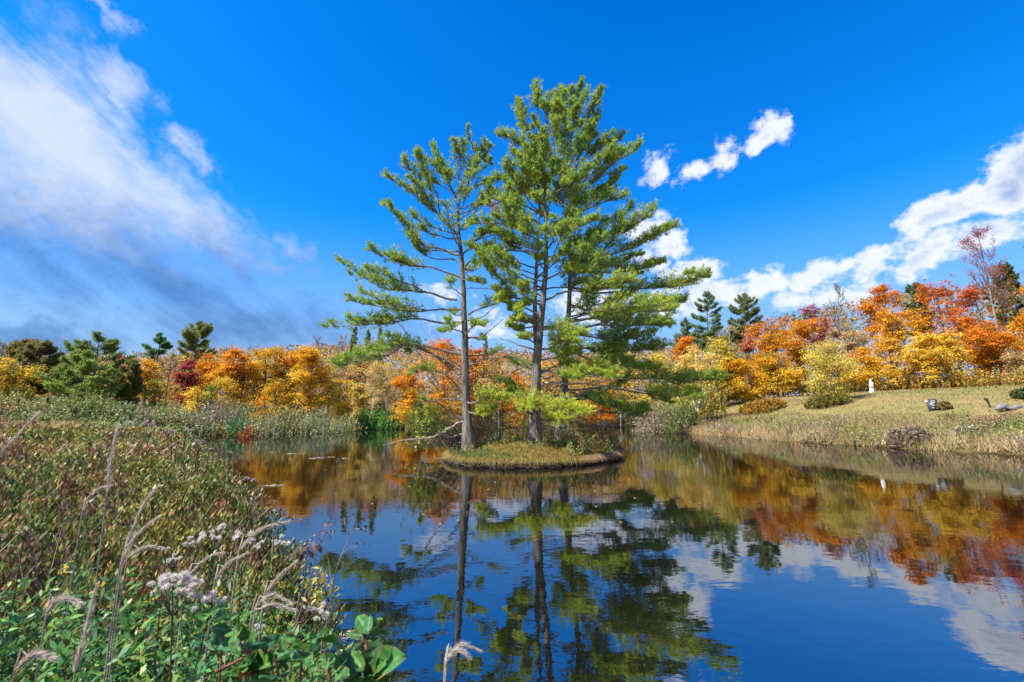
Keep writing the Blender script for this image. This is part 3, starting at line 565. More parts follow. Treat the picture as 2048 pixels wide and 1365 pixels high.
b = isl_pts(420, .99, xr=(2.4, 7)); sprigs(ub, b, rng.uniform(.3, 1.0, 420), 16, .10, .05, pick(420, [(.10, .22, .03), (.16, .26, .04), (.28, .09, .03), (.30, .20, .05), (.24, .18, .08)]), stem=us)
b = isl_pts(260, .99, yr=(23.6, 30)); sprigs(ub, b, rng.uniform(.5, 1.7, 260), 22, .11, .055, pick(260, [(.12, .20, .04), (.22, .24, .05), (.26, .19, .07), (.18, .15, .08)]), stem=us)
b = isl_pts(240, .98, yr=(18, 24.5), xr=(-3.4, 3)); sprigs(ub, b, rng.uniform(.12, .6, 240), 10, .08, .04, pick(240, [(.12, .22, .03), (.2, .26, .04), (.3, .16, .05)]), stem=us)
obj('undergrowth', ub, 'shrub', label='low leafy red and green undergrowth around the pine trunks', category='undergrowth', kind='stuff')
obj('undergrowth_stems', us, 'twig', label='thin twiggy stems of the undergrowth on the island', category='stems', kind='stuff')
# tan grass hanging over the right end of the bank
hb2 = Buf(); a = np.concatenate([rng.uniform(-1.15, .35, 1700), rng.uniform(-pi, -1.0, 2300)]); r = isl_r(a); x = IC[0] + r * np.cos(a) * .985; y = IC[1] + r * np.sin(a) * .985
out = np.stack([np.cos(a), np.sin(a), 0 * a], 1) * rng.uniform(.15, .55, (4000, 1)) + rng.normal(0, .1, (4000, 3)) * [1, 1, 0]
hb2.blades(np.stack([x, y, np.full(4000, .24)], 1), rng.uniform(.02, .5, 4000), out, .02, np.where((np.arange(4000) < 1700)[:, None], jit((.32, .21, .13), 4000), jit((.24, .19, .06), 4000)), 3, 2.8)
obj('overhanging_sedge', hb2, 'grass', label='rusty tan and olive sedge drooping over the edge of the island bank', category='sedge', kind='stuff')
# roots and wet stones along the waterline
rb = Buf(); n = 300; a = rng.uniform(-pi, .3, n); r = isl_r(a); k4 = []
for f, z, dr in ((0, .22, -.12), (.35, .18, .0), (.7, .08, .06), (1, -.06, .10)):
    aj = a + rng.normal(0, .09, n) * f; rr = r + dr + rng.normal(0, .07, n); k4.append(np.stack([IC[0] + rr * np.cos(aj), IC[1] + rr * np.sin(aj), z + rng.normal(0, .04, n)], 1))
rb.tubes(np.stack(k4, 1), np.tile([.035, .03, .022, .015], (n, 1)) * rng.uniform(.25, 1.4, (n, 1)), 5)
n = 60; a = rng.uniform(-pi, .3, n); k4 = [np.stack([IC[0] + (isl_r(a + f * .12) + .02) * np.cos(a + f * .12), IC[1] + (isl_r(a + f * .12) + .02) * np.sin(a + f * .12), rng.uniform(.02, .24, n)], 1) for f in (0, .33, .66, 1)]
rb.tubes(np.stack(k4, 1), np.tile([.02, .03, .03, .015], (n, 1)), 5)
ro = obj('bank_roots', rb, 'root', island, smooth=True); ro['kind'] = 'stuff'
q = W(1053, 932); sb = Buf(); sb.blob((q[0], q[1] + .05, .08), (.26, .2, .17), .15, 3, seed=3)
obj('stone', sb, 'rock', smooth=True, origin=(q[0], q[1], 0), label='round grey stone set in the front bank of the island', category='stone')
# dead branches trailing off the left end
fb_ = thing('fallen_branch', P(900, 918, 22.2), 'dead branch trailing in the water off the left tip of the island', 'branch')
bb = Buf()
for pix in ([(905, 915), (890, 912), (875, 900), (862, 884)], [(896, 915), (880, 918), (868, 916)], [(905, 905), (890, 890), (878, 872)], [(893, 918), (885, 930), (874, 950)]):
    pts = bez([P(x_, min(y_, 926), 22.2 - .2 * i) for i, (x_, y_) in enumerate(pix)], 8); bb.tubes(pts, np.linspace(.04, .008, 8), 5)
obj('branch_wood', bb, 'dead_wood', fb_, smooth=True)

# ------------------------------------------------------------------ trees around the pond
def skeleton(buf, base, H, R, nlimb=9, f0=.3, r0=.16, levels=2, lean=0.0, up=.55, sub=5, k=5, twig=.006):
    """tapered trunk with limbs, branches and twigs; returns branch end points"""
    tr = bez([base - UP * .3, base + np.array([lean * .3, 0, H * .35]) + rng.normal(0, .01 * H, 3), base + np.array([lean * .7, 0, H * .7]) + rng.normal(0, .015 * H, 3), base + np.array([lean, 0, H * .97])], 12)
    f = np.linspace(0, 1, 12); buf.tubes(tr, r0 * (1 - f) ** .9 + .012, 7); ends = [tr[-1]]
    cur = []
    for i in range(nlimb):
        t = f0 + (.95 - f0) * (i + rng.random()) / nlimb; g = t * 11; j = int(min(g, 10)); p0 = tr[j] * (1 - g + j) + tr[j + 1] * (g - j); a = rng.uniform(0, 2 * pi); L_ = R * (1.15 - .75 * ((t - f0) / (1 - f0))) * rng.uniform(.75, 1.1)
        cur.append((p0, unit(np.array([cos(a), sin(a), up + rng.uniform(0, .5) + .5 * t])), L_, r0 * (1 - t) * .55 + .018))
    for lv in range(levels):
        Pt, Rr, nxt = [], [], []
        for p0, d, L_, r in cur:
            e = p0 + d * L_ + UP * L_ * .12; pt = bez([p0, p0 + d * L_ * .5 + rng.normal(0, .06 * L_, 3), e], k); Pt.append(pt); Rr.append(np.linspace(r, max(r * .3, twig), k)); ends.append(e); ends.append(pt[k // 2])
            if lv < levels - 1:
                for s in range(sub):
                    tt = rng.uniform(.3, .95); i = int(tt * (k - 1)); q = pt[i]
                    nxt.append((q, unit(d + rand_unit(1)[0] * .85 + UP * .25), L_ * rng.uniform(.3, .55), max(r * .45, twig)))
        if Pt: buf.tubes(np.array(Pt), np.array(Rr), 5 if lv == 0 else 3)
        cur = nxt
    return np.array(ends)
def pal(stops, u):
    us_ = [s[0] for s in stops]; cs = np.array([s[1] for s in stops], float); return np.stack([np.interp(u, us_, cs[:, i]) for i in range(3)], -1)
PAL = {
 'gold': [(0, (.60, .42, .06)), (.5, (.68, .42, .03)), (1, (.64, .32, .025))], 'goldorange': [(0, (.66, .42, .04)), (.45, (.68, .35, .022)), (1, (.62, .23, .02))],
 'orange': [(0, (.64, .40, .04)), (.4, (.64, .30, .025)), (1, (.58, .19, .022))], 'redorange': [(0, (.62, .34, .03)), (.4, (.60, .22, .022)), (1, (.52, .14, .035))],
 'yellow': [(0, (.62, .46, .07)), (1, (.70, .48, .05))], 'pale': [(0, (.60, .47, .14)), (1, (.62, .48, .14))], 'olive': [(0, (.38, .31, .05)), (1, (.32, .27, .045))],
 'tan': [(0, (.52, .38, .15)), (1, (.50, .35, .17))], 'brown': [(0, (.42, .25, .09)), (1, (.40, .22, .11))], 'crimson': [(0, (.40, .08, .045)), (1, (.28, .045, .06))], 'pink': [(0, (.60, .25, .09)), (1, (.54, .20, .14))],
 'green': [(0, (.14, .27, .05)), (1, (.20, .31, .05))], 'darkcedar': [(0, (.12, .13, .04)), (1, (.18, .14, .05))], 'mauve': [(0, (.42, .18, .13)), (1, (.38, .11, .15))], 'limeyellow': [(0, (.48, .44, .06)), (1, (.56, .46, .06))],
}
GREENTREE = 'trees around the pond'
def broadleaf(name, px, ptop, wpx, Y, palette, label, dens=1.0, bottom=.12, leaf=.20, cat='tree', bark='bark', lobes=24, group='autumn trees around the pond', shape=1.0, trunk=.14, mixp=None):
    if Y < 0: Y = ground_hit(px, -Y)[1]
    top = P(px, ptop, Y); x = top[0]; base = np.array([x, Y, G(x, Y)]); H = top[2] - base[2]; R = wpx / FPX * Y * .5
    t = thing(name, base, label, cat, group); wbuf, cb = Buf(), Buf()
    skeleton(wbuf, base, H * .93, R * .85, 10, .22, trunk + H * .006, 2, rng.normal(0, .2))
    # lobed envelope
    zc = rng.uniform(bottom + .10, .90, lobes); zc[0] = .88; prof = np.sin(np.clip(zc * .84 + .12, 0, 1) * pi) ** .6 * shape; ang = rng.uniform(0, 2 * pi, lobes); off = rng.uniform(.1, .86, lobes) * prof; off[0] = .05
    lc = np.stack([x + np.cos(ang) * off * R, Y + np.sin(ang) * off * R, base[2] + zc * H], 1); lr = R * rng.uniform(.24, .46, lobes) * np.clip(prof, .5, 1)
    lrz = np.minimum(lr * rng.uniform(.9, 1.3, lobes), H * .28)
    area = (lr ** 2).sum() * 4 * pi; nc = int(np.clip(area * 2.6 * dens, 60, 640)); li = rng.choice(lobes, nc, p=lr ** 2 / (lr ** 2).sum())
    d = rand_unit(nc); d[:, 2] = d[:, 2] * .9 + .12; d = unit(d); rr = rng.uniform(.15, 1.15, nc)[:, None]
    cp = lc[li] + d * rr * np.stack([lr[li], lr[li], lrz[li]], 1); cp[:, 2] = np.maximum(cp[:, 2], base[2] + H * bottom * rng.uniform(.6, 1.4, nc))
    k = 24; n = nc * k; cs = np.repeat(rng.uniform(.28, .62, nc), k)[:, None]
    pos = np.repeat(cp, k, 0) + rng.normal(0, 1, (n, 3)) * cs * [.62, .62, .26]
    hu = np.clip((cp[:, 2] - base[2]) / H + rng.normal(0, .13, nc), 0, 1); cc = pal(PAL[palette], hu)
    if mixp: sw = rng.random(nc) < mixp[1]; cc[sw] = pal(PAL[mixp[0]], hu[sw])
    cc = cc * (1 + rng.normal(0, .14, (nc, 1))) * (1 + rng.normal(0, .06, (nc, 3)))
    cc = np.repeat(cc, k, 0) * (1 + rng.normal(0, .16, (n, 1)))
    nrm = unit(rng.normal(0, .55, (n, 3)) + UP * .8 + np.repeat(d, k, 0) * .45); dv = rand_unit(n)
    cb.trileaves(pos, dv, nrm, rng.uniform(.7, 1.3, n) * leaf * 1.12, cc.clip(.01, .85))
    obj('trunk', wbuf, bark, t, smooth=True); obj('crown', cb, 'leaf', t); return t
def bare_tree(name, px, ptop, wpx, Y, label, palette=None, bark='bark', cat='tree', leafn=0, r0=.13, up=.9, group='bare trees around the pond', lean=0.0, f0=.4):
    top = P(px, ptop, Y); x = top[0]; base = np.array([x - lean, Y, G(x - lean, Y)]); H = top[2] - base[2]; R = wpx / FPX * Y * .5
    t = thing(name, base, label, cat, group); wbuf = Buf(); ends = skeleton(wbuf, base, H, R * 1.1, 15, f0, r0, 3, lean, up, 6, 4, .012); obj('trunk', wbuf, bark, t, smooth=True)
    if palette:
        ends = ends[ends[:, 2] > base[2] + H * f0]; e = ends[rng.choice(len(ends), leafn)]; hu = (e[:, 2] - base[2]) / H; cb = Buf()
        cb.leaves(e + rng.normal(0, .16, (leafn, 3)), rand_unit(leafn), rand_unit(leafn) + UP * .6, .17, .13, jit(pal(PAL[palette], hu), leafn, .08, .2)) if False else cb.trileaves(e + rng.normal(0, .22, (leafn, 3)), rand_unit(leafn), rand_unit(leafn) + UP * .6, .17, jit(pal(PAL[palette], hu), leafn, .08, .2)); obj('crown', cb, 'leaf', t)
    return t
def conifer(name, px, ptop, wpx, Y, label, col, kind='spruce', cat='conifer', dens=1.0, fb=.15, group='conifers around the pond', ln=.34, wd=.11, nwh=None, lean=0.0):
    """spruce: cone of drooping whorls; pine: irregular plates; cedar: dense column"""
    top = P(px, ptop, Y); x = top[0]; base = np.array([x - lean, Y, G(x - lean, Y)]); H = top[2] - base[2]; R = wpx / FPX * Y * .5
    t = thing(name, base, label, cat, group); wbuf, nb = Buf(), Buf(); f = np.linspace(0, 1, 10)
    tr = bez([base - UP * .3, base + np.array([lean * .5, 0, H * .5]) + rng.normal(0, .05, 3), base + np.array([lean, 0, H])], 10); wbuf.tubes(tr, (.10 + H * .009) * (1 - f) + .015, 7)
    nl = nwh or int(H * (5.5 if kind == 'spruce' else 3.6)); Pt, Rr = [], []
    for i in range(nl):
        s = fb + (1 - fb) * (i + rng.random()) / nl; a = rng.uniform(0, 2 * pi); rel = (s - fb) / (1 - fb)
        if kind == 'spruce': L_ = R * (1 - rel) ** .85 * rng.uniform(.75, 1.1) + .15; ri = -.15 + .45 * rel
        elif kind == 'cedar': L_ = R * np.sin(np.clip(rel * .93 + .07, 0, 1) * pi) ** .5 * rng.uniform(.7, 1.05) + .1; ri = .5
        elif kind == 'round': L_ = R * np.sqrt(max(0.03, 1 - rel ** 2.2)) * rng.uniform(.7, 1.05); ri = .15 + .8 * rel
        else: L_ = R * (1 - rel ** 1.8) * rng.uniform(.55, 1.12) + .3; ri = .02 + .6 * rel
        g = s * 9; j = int(min(g, 8)); p0 = tr[j] * (1 - g + j) + tr[j + 1] * (g - j); d = np.array([cos(a), sin(a), 0])
        pt = np.stack([p0, p0 + d * L_ * .4 + UP * ri * L_ * .4, p0 + d * L_ * .75 + UP * ri * L_ * .72, p0 + d * L_ + UP * (ri + .12) * L_]); Pt.append(pt); Rr.append([.05, .035, .022, .01])
        m = max(6, int(L_ * 30 * dens)); u = rng.uniform(.18, 1, m) ** .75; g3 = u * 3; j3 = np.clip(g3.astype(int), 0, 2); ff = (g3 - j3)[:, None]; c = pt[j3] * (1 - ff) + pt[j3 + 1] * ff
        S = np.cross(d, UP); c = c + S * (rng.normal(0, 1, m) * L_ * .17 * (1.2 - .6 * u))[:, None] + UP * rng.normal(0, .05, (m, 1))
        k = 4; C = np.repeat(c, k, 0) + rng.normal(0, .06, (m * k, 3)); Dv = d * .5 + rand_unit(m * k) * .8 + UP * (.3 if kind != 'spruce' else .05)
        nb.needles(C, Dv, rng.uniform(.7, 1.2, m * k) * ln, wd, np.repeat(jit(col, m, .07, .2), k, 0))
    wbuf.tubes(np.array(Pt), np.array(Rr), 4); obj('trunk', wbuf, 'pine_limb', t, smooth=True); obj('crown', nb, 'needle', t); return t
PINEC = (.13, .19, .045); SPRC = (.18, .23, .08)
BL, BT, CF = broadleaf, bare_tree, conifer
# far left
BL('maple_tree', 22, 718, 100, 44, 'yellow', 'yellow tree at the far left edge, in front of the dark cedars', .9, .05, .17, mixp=('olive', .25))
CF('cedar_tree', 52, 684, 62, 52, 'dark brownish cedar behind the yellow tree at the left edge', (.20, .18, .065), 'cedar', dens=1.5, fb=.03, nwh=90)
CF('cedar_tree', 82, 686, 66, 50, 'dark brownish cedar next to the layered pine on the left shore', (.18, .17, .065), 'cedar', dens=1.5, fb=.03, nwh=90)
BL('maple_tree', 118, 704, 48, 64, 'brown', 'rust brown tree rising behind the left cedars', .8)
BT('bare_tree', 8, 690, 60, 66, 'bare twiggy tree just showing above the left edge of the woods')
CF('pine_tree', 200, 668, 150, 50, 'tall dark pine with a flat layered top on the left shore', (.17, .24, .065), 'pine', 'pine tree', 1.5, .18, nwh=44)
CF('pine_tree', 166, 706, 150, 46, 'shorter green pine with long low limbs, leaning trunk, on the left shore', (.22, .30, .065), 'pine', 'pine tree', 1.5, .04, nwh=42, lean=-1.0)
CF('cedar_tree', 264, 722, 34, 50, 'narrow dark cedar right of the layered pines on the left shore', (.17, .18, .05), 'cedar', dens=1.5, fb=.02, nwh=80)
BL('maple_tree', 244, 705, 60, 66, 'pink', 'faded pink orange tree behind the narrow cedar', .7)
BT('bare_tree', 284, 706, 44, 68, 'pale leafless tree between the narrow cedar and the small far pine', bark='pale_bark')
CF('pine_tree', 322, 669, 62, 76, 'smaller dark green pine of the two standing above the left woods', (.11, .23, .085), 'pine', 'pine tree', 1.8, .45, nwh=34)
CF('pine_tree', 396, 655, 84, 76, 'larger olive green pine of the two standing above the left woods', (.22, .26, .07), 'round', 'pine tree', 1.8, .42, nwh=44)
BL('birch_tree', 300, 716, 56, 58, 'gold', 'yellow tree with orange lower leaves left of the grey bare tree', .9)
BT('bare_tree', 342, 710, 62, 60, 'grey purple leafless tree left of the crimson maple', 'tan', leafn=260)
BL('small_tree', 315, 755, 34, 52, 'green', 'small green tree below the grey leafless tree', .8, .03, .16)
BL('maple_tree', 380, 712, 50, 54, 'crimson', 'dark crimson maple on the left shore', 1.2, .15, .18)
BL('maple_tree', 417, 695, 56, 58, 'orange', 'orange maple right behind the crimson one', 1.0)
BL('small_tree', 392, 768, 46, 49, 'yellow', 'low yellow tree in front of the crimson maple', .9, .02, .16)
BL('maple_tree', 470, 690, 92, 56, 'goldorange', 'broad orange and yellow maple right of the crimson one', 1.1)
BL('small_tree', 450, 748, 56, 51, 'yellow', 'slim yellow tree in front of the broad orange and yellow maple', .8, .08, .16, bark='pale_bark')
BL('small_tree', 424, 762, 22, 50, 'green', 'little green sapling at the foot of the orange maple', .8, .02, .15)
BL('maple_tree', 540, 686, 88, 60, 'gold', 'golden tree with a dark visible trunk, middle of the left woods', .75, .2, trunk=.2, mixp=('olive', .3))
BL('maple_tree', 592, 690, 70, 62, 'goldorange', 'orange tree between the dark-trunked golden tree and the brightest gold one', 1.0)
BL('maple_tree', 626, 683, 80, 57, 'gold', 'bright gold tree with orange top, right of the middle of the left woods', 1.1)
BL('small_tree', 560, 752, 70, 52, 'gold', 'short olive gold tree under the dark-trunked golden tree', .8, .03, .16, mixp=('olive', .3))
BL('small_tree', 528, 788, 34, 48, 'orange', 'low orange bush-like tree above the grey shore shrubs', .9, .02, .15)
BT('bare_tree', 636, 670, 60, 70, 'leafless purple grey tree above the bright gold one', r0=.1)
BT('bare_tree', 690, 664, 56, 72, 'brown thinly leaved tree left of the dark spruces', 'brown', leafn=420, r0=.1)
CF('spruce_tree', 710, 654, 34, 76, 'leftmost and tallest of the three dark spruces behind the pine limbs', SPRC, dens=1.6)
CF('spruce_tree', 737, 660, 28, 78, 'middle one of the three dark spruces behind the pine limbs', SPRC, dens=1.6)
CF('spruce_tree', 762, 655, 32, 76, 'rightmost of the three dark spruces behind the pine limbs', SPRC, dens=1.6)
BL('maple_tree', 748, 672, 24, 72, 'redorange', 'small red orange treetop between the dark spruces', 1.1)
BL('maple_tree', 664, 696, 64, 66, 'tan', 'brownish yellow tree below the leafless brown one', .8)
BL('maple_tree', 716, 700, 70, 68, 'tan', 'dusty tan brown tree in front of the dark spruces', .7)
BL('small_tree', 684, 748, 66, 60, 'yellow', 'lemon yellow tree at the shore left of the white-trunked trees', .9, .05, .17, mixp=('redorange', .08))
BT('birch_tree', 746, 726, 60, 62, 'left one of two thin white-trunked trees with sparse tan leaves', 'pale', 'pale_bark', leafn=2400, r0=.11, f0=.3)
BT('birch_tree', 778, 728, 54, 63, 'right one of two thin white-trunked trees with sparse tan leaves', 'pale', 'pale_bark', leafn=2000, r0=.10, f0=.3)
BL('maple_tree', 722, 760, 60, 64, 'pale', 'pale straw coloured tree behind the white-trunked trees', .8, .05)
BL('maple_tree', 818, 735, 84, 62, 'goldorange', 'glowing orange tree left of the slim island pine', 1.1, .08)
BL('maple_tree', 890, 665, 130, 66, 'orange', 'large orange tree right behind the slim island pine', 1.2, .1)
BL('maple_tree', 950, 682, 54, 72, 'redorange', 'red topped tree just right of the slim pine trunk', 1.0)
CF('spruce_tree', 971, 674, 18, 80, 'tiny far spruce between the slim and the thick island pine', SPRC, dens=1.4)
BL('maple_tree', 1000, 700, 70, 76, 'brown', 'faded brown tree between the slim and the thick island pine', .8)
BL('maple_tree', 1030, 735, 80, 68, 'orange', 'low orange tree seen left of the thick island trunk', 1.0, .05)
BL('maple_tree', 958, 752, 70, 68, 'tan', 'tan tree seen just right of the slim pine trunk', .8, .05)
BL('maple_tree', 1110, 712, 70, 76, 'brown', 'russet tree between the two thicker island trunks', .8)
BL('maple_tree', 1175, 700, 90, 82, 'tan', 'tan hillside tree right of the tallest island pine', .8)
BL('maple_tree', 1250, 690, 90, 82, 'pale', 'yellow brown tree behind the dark hanging limbs on the right', .8)
BL('maple_tree', 1205, 745, 70, 74, 'redorange', 'small red orange tree low behind the tallest pine', .8, .04)
BL('maple_tree', 1310, 700, 90, 74, 'limeyellow', 'greenish yellow tree behind the tips of the lowest right limb', .9, .04)
# right side
CF('spruce_tree', 1411, 585, 78, 74, 'pointed green conifer above the woods, left one of two on the right', (.16, .25, .12), 'pine', dens=1.8, fb=.45, nwh=40)
CF('pine_tree', 1487, 593, 66, 76, 'round-topped green pine above the woods, right one of two on the right', (.19, .24, .11), 'round', 'pine tree', 1.9, .5, nwh=50)
CF('pine_tree', 1368, 640, 60, 78, 'green pine top just behind the limb tips of the tallest island pine', (.17, .25, .10), 'pine', 'pine tree', 1.6, .4)
BL('maple_tree', 1375, 662, 70, 64, 'orange', 'orange topped tree left of the pale yellow one, right woods', 1.0, .3)
BL('maple_tree', 1390, 688, 110, 58, 'pale', 'pale yellow feathery tree at the left end of the right woods', .9, .06, .17, bark='pale_bark')
BL('maple_tree', 1432, 668, 60, 60, 'limeyellow', 'yellow green tree next to the dark olive one, right woods', 1.0)
BL('oak_tree', 1458, 638, 66, 66, 'olive', 'dark olive tree below the two green conifers on the right', 1.2)
BL('maple_tree', 1530, 616, 110, 64, 'orange', 'big orange tree right of the dark olive one', 1.2, mixp=('olive', .2))
BL('maple_tree', 1492, 640, 50, 68, 'pink', 'salmon pink tree squeezed between the olive and the big orange tree', .9)
BL('maple_tree', 1600, 628, 90, 67, 'orange', 'rusty orange tree under the magenta treetop', 1.0, mixp=('gold', .3))
BL('maple_tree', 1618, 590, 60, 76, 'mauve', 'magenta treetop poking out of the right woods', .6, .3)
BL('maple_tree', 1648, 618, 50, 74, 'pink', 'coral tree just right of the magenta treetop', .8)
BL('maple_tree', 1480, 716, 90, 59, 'gold', 'golden lower tree at the left end of the lawn', 1.0, .04)
BL('maple_tree', 1555, 700, 100, 60, 'gold', 'golden tree over the white sign at the back of the lawn', 1.0, .05, mixp=('olive', .2))
BT('bare_tree', 1680, 560, 66, 66, 'grey leafless tree rising out of the right woods', r0=.12)
BL('maple_tree', 1690, 640, 90, 66, 'tan', 'tan orange tree around the foot of the grey leafless tree', .8)
BL('maple_tree', 1762, 550, 84, 68, 'orange', 'tall rusty orange tree, highest of the full crowns on the right', 1.1, .2)
CF('pine_tree', 1828, 570, 50, 82, 'green treetop behind the tall rusty orange tree', (.12, .16, .04), 'round', 'pine tree', 1.6, .5)
BL('maple_tree', 1780, 615, 120, 60, 'gold', 'broad golden tree behind the white statue', 1.2, .06)
BL('maple_tree', 1872, 552, 140, 68, 'redorange', 'wide red orange tree left of the tall thin-crowned tree', 1.2, .15)
BL('maple_tree', 1862, 664, 110, 56, 'yellow', 'bright yellow tree at the back edge of the lawn', 1.2, .05, mixp=('redorange', .1))
BT('maple_tree', 1952, 450, 120, 60, 'tall thin-crowned dark red tree, highest on the right', 'mauve', 'bark', leafn=2600, r0=.2, f0=.42, lean=-.8, up=.75)
BT('maple_tree', 1985, 520, 70, 62, 'thin half-bare tree leaning beside the tall dark red one', 'redorange', 'bark', leafn=900, r0=.14, f0=.5)
BL('maple_tree', 1945, 560, 110, 66, 'redorange', 'deep orange tree behind the stem of the tall thin-crowned tree', 1.1, .15)
BL('maple_tree', 1975, 640, 120, 55, 'orange', 'flame orange tree above the grey sculpture', 1.2, .08)
CF('pine_tree', 2004, 533, 62, 80, 'dull green treetop between the thin-crowned tree and the right edge', (.12, .15, .04), 'round', 'pine tree', 1.6, .5)
BL('maple_tree', 2050, 550, 110, 58, 'goldorange', 'gold and orange tree cut off by the right edge', 1.2, .08)
BT('bare_tree', 2052, 484, 60, 66, 'bare treetop at the extreme right edge')
BL('maple_tree', 1715, 690, 80, 56, 'gold', 'gold tree just left of the white statue', 1.0, .05, mixp=('redorange', .08))
BL('small_tree', 1655, 684, 130, -806, 'pale', 'pale yellow spreading tree standing on the lawn', .9, .10, .13, bark='pale_bark', mixp=('limeyellow', .4))
BL('small_tree', 2030, 700, 60, 52, 'tan', 'tan underwood tree behind the grey sculpture', .8, .03)
# further trees past the right edge and the mass of the woods behind
def wood_mass():
    cb, tb = Buf(), Buf(); cols = [(.46, .26, .04), (.48, .18, .03), (.36, .20, .06), (.34, .24, .08), (.40, .12, .04), (.20, .18, .05), (.14, .17, .05)]
    n = 4400; px = rng.uniform(-260, 2400, n); Y = rng.uniform(72, 118, n); 
    sky_y = np.interp(px, [-260, 0, 260, 420, 640, 760, 1000, 1150, 1300, 1450, 1620, 1760, 1900, 2048, 2400], [700, 712, 718, 706, 698, 690, 708, 712, 700, 662, 628, 596, 582, 570, 560])
    py = sky_y + rng.uniform(0, 1, n) ** 1.3 * (808 - sky_y); c = np.array([P(a, b_, y_) for a, b_, y_ in zip(px, py, Y)]); g = ground(c[:, 0], c[:, 1]); c[:, 2] = np.maximum(c[:, 2], g + .6)
    k = 24; nn = n * k; pos = np.repeat(c, k, 0) + rng.normal(0, 1, (nn, 3)) * [.95, .95, .55]; cc = np.repeat(pick(n, cols) * (1 + rng.normal(0, .18, (n, 1))), k, 0) * (1 + rng.normal(0, .15, (nn, 1)))
    cb.trileaves(pos, rand_unit(nn), unit(rng.normal(0, .6, (nn, 3)) + UP * .7), .55, cc.clip(.01, .8))
    n = 1300; px = rng.uniform(240, 1360, n); Y = rng.uniform(64, 80, n); py = np.interp(px, [240, 420, 640, 800, 1000, 1360], [730, 716, 706, 712, 722, 712]) + rng.uniform(0, 1, n) * 95; c = np.array([P(a, b_, y_) for a, b_, y_ in zip(px, py, Y)]); g = ground(c[:, 0], c[:, 1]); c[:, 2] = np.maximum(c[:, 2], g + .5)
    nn = n * k; pos = np.repeat(c, k, 0) + rng.normal(0, 1, (nn, 3)) * [.8, .8, .4]; cc = np.repeat(pick(n, [(.60, .36, .04), (.58, .26, .03), (.56, .40, .08), (.46, .32, .10), (.30, .27, .07)]) * (1 + rng.normal(0, .16, (n, 1))), k, 0) * (1 + rng.normal(0, .15, (nn, 1)))
    cb.trileaves(pos, rand_unit(nn), unit(rng.normal(0, .6, (nn, 3)) + UP * .7), .36, cc.clip(.01, .8))
    m = 260; px = rng.uniform(-100, 2200, m); Y = rng.uniform(66, 100, m); x = np.array([P(a, 700, y_)[0] for a, y_ in zip(px, Y)]); z = ground(x, Y); b_ = np.stack([x, Y, z], 1)
    tb.tubes(np.stack([b_ - UP * .3, b_ + UP * 3.5 + rng.normal(0, .12, (m, 3)), b_ + UP * 8 + rng.normal(0, .3, (m, 3))], 1), np.tile([.15, .11, .04], (m, 1)), 5)
    obj('woods', cb, 'leaf', label='mass of faded autumn woods behind the trees round the pond', category='woods', kind='stuff')
    obj('woods_trunks', tb, 'bark', label='crowd of thin trunks standing inside the woods behind', category='trunks', kind='stuff')
wood_mass()
# ------------------------------------------------------------------ shrubs round the shore
def shrub(name, px, ptop, wpx, Y, cols, label, nsp=150, twigs=60, leaf=.11, lw=.055, twigmat='twig', cat='shrub', group='shrubs round the shore', hmin=.45, nl=14):
    if Y < 0: Y = ground_hit(px, -Y)[1]
    top = P(px, ptop, Y); x = top[0]; base = np.array([x, Y, G(x, Y)]); H = max(top[2] - base[2], .5); R = wpx / FPX * Y * .5
    t = thing(name, base, label, cat, group); lb, tb = Buf(), Buf()
    a = rng.uniform(0, 2 * pi, nsp); r = np.sqrt(rng.random(nsp)) * R; bx = x + r * np.cos(a); by = Y + r * np.sin(a) * .8; hh = H * np.sqrt(np.clip(1 - (r / R) ** 2 * .85, .05, 1)) * rng.uniform(hmin, 1.02, nsp)
    bz = ground(bx, by); f = rng.uniform(.15, .75, nsp); B_ = np.stack([bx, by, bz + hh * f], 1)
    sprigs(lb, B_, hh * (1 - f), nl, leaf, lw, pick(nsp, cols), .35, .3, tri=True)
    m = twigs; a = rng.uniform(0, 2 * pi, m); r = np.sqrt(rng.random(m)) * R; e = np.stack([x + r * np.cos(a), Y + r * np.sin(a) * .8, np.zeros(m)], 1); e[:, 2] = base[2] + H * np.sqrt(np.clip(1 - (r / R) ** 2 * .85, .05, 1)) * rng.uniform(.6, 1.06, m)
    b0 = base + (e - base) * [.3, .3, 0]; b0[:, 2] = ground(b0[:, 0], b0[:, 1]) - .05
    tb.tubes(np.stack([b0, (b0 * .45 + e * .55) + rng.normal(0, .08, (m, 3)), e], 1), np.tile([.018, .013, .006], (m, 1)), 3)
    obj('stems', tb, twigmat, t); obj('foliage', lb, 'shrub', t); return t
GG = [(.25, .31, .10), (.33, .34, .13), (.36, .33, .16)]; GRY = [(.33, .31, .20), (.27, .32, .14), (.20, .28, .09)]; BRG = [(.10, .30, .06), (.14, .36, .07), (.18, .35, .08)]
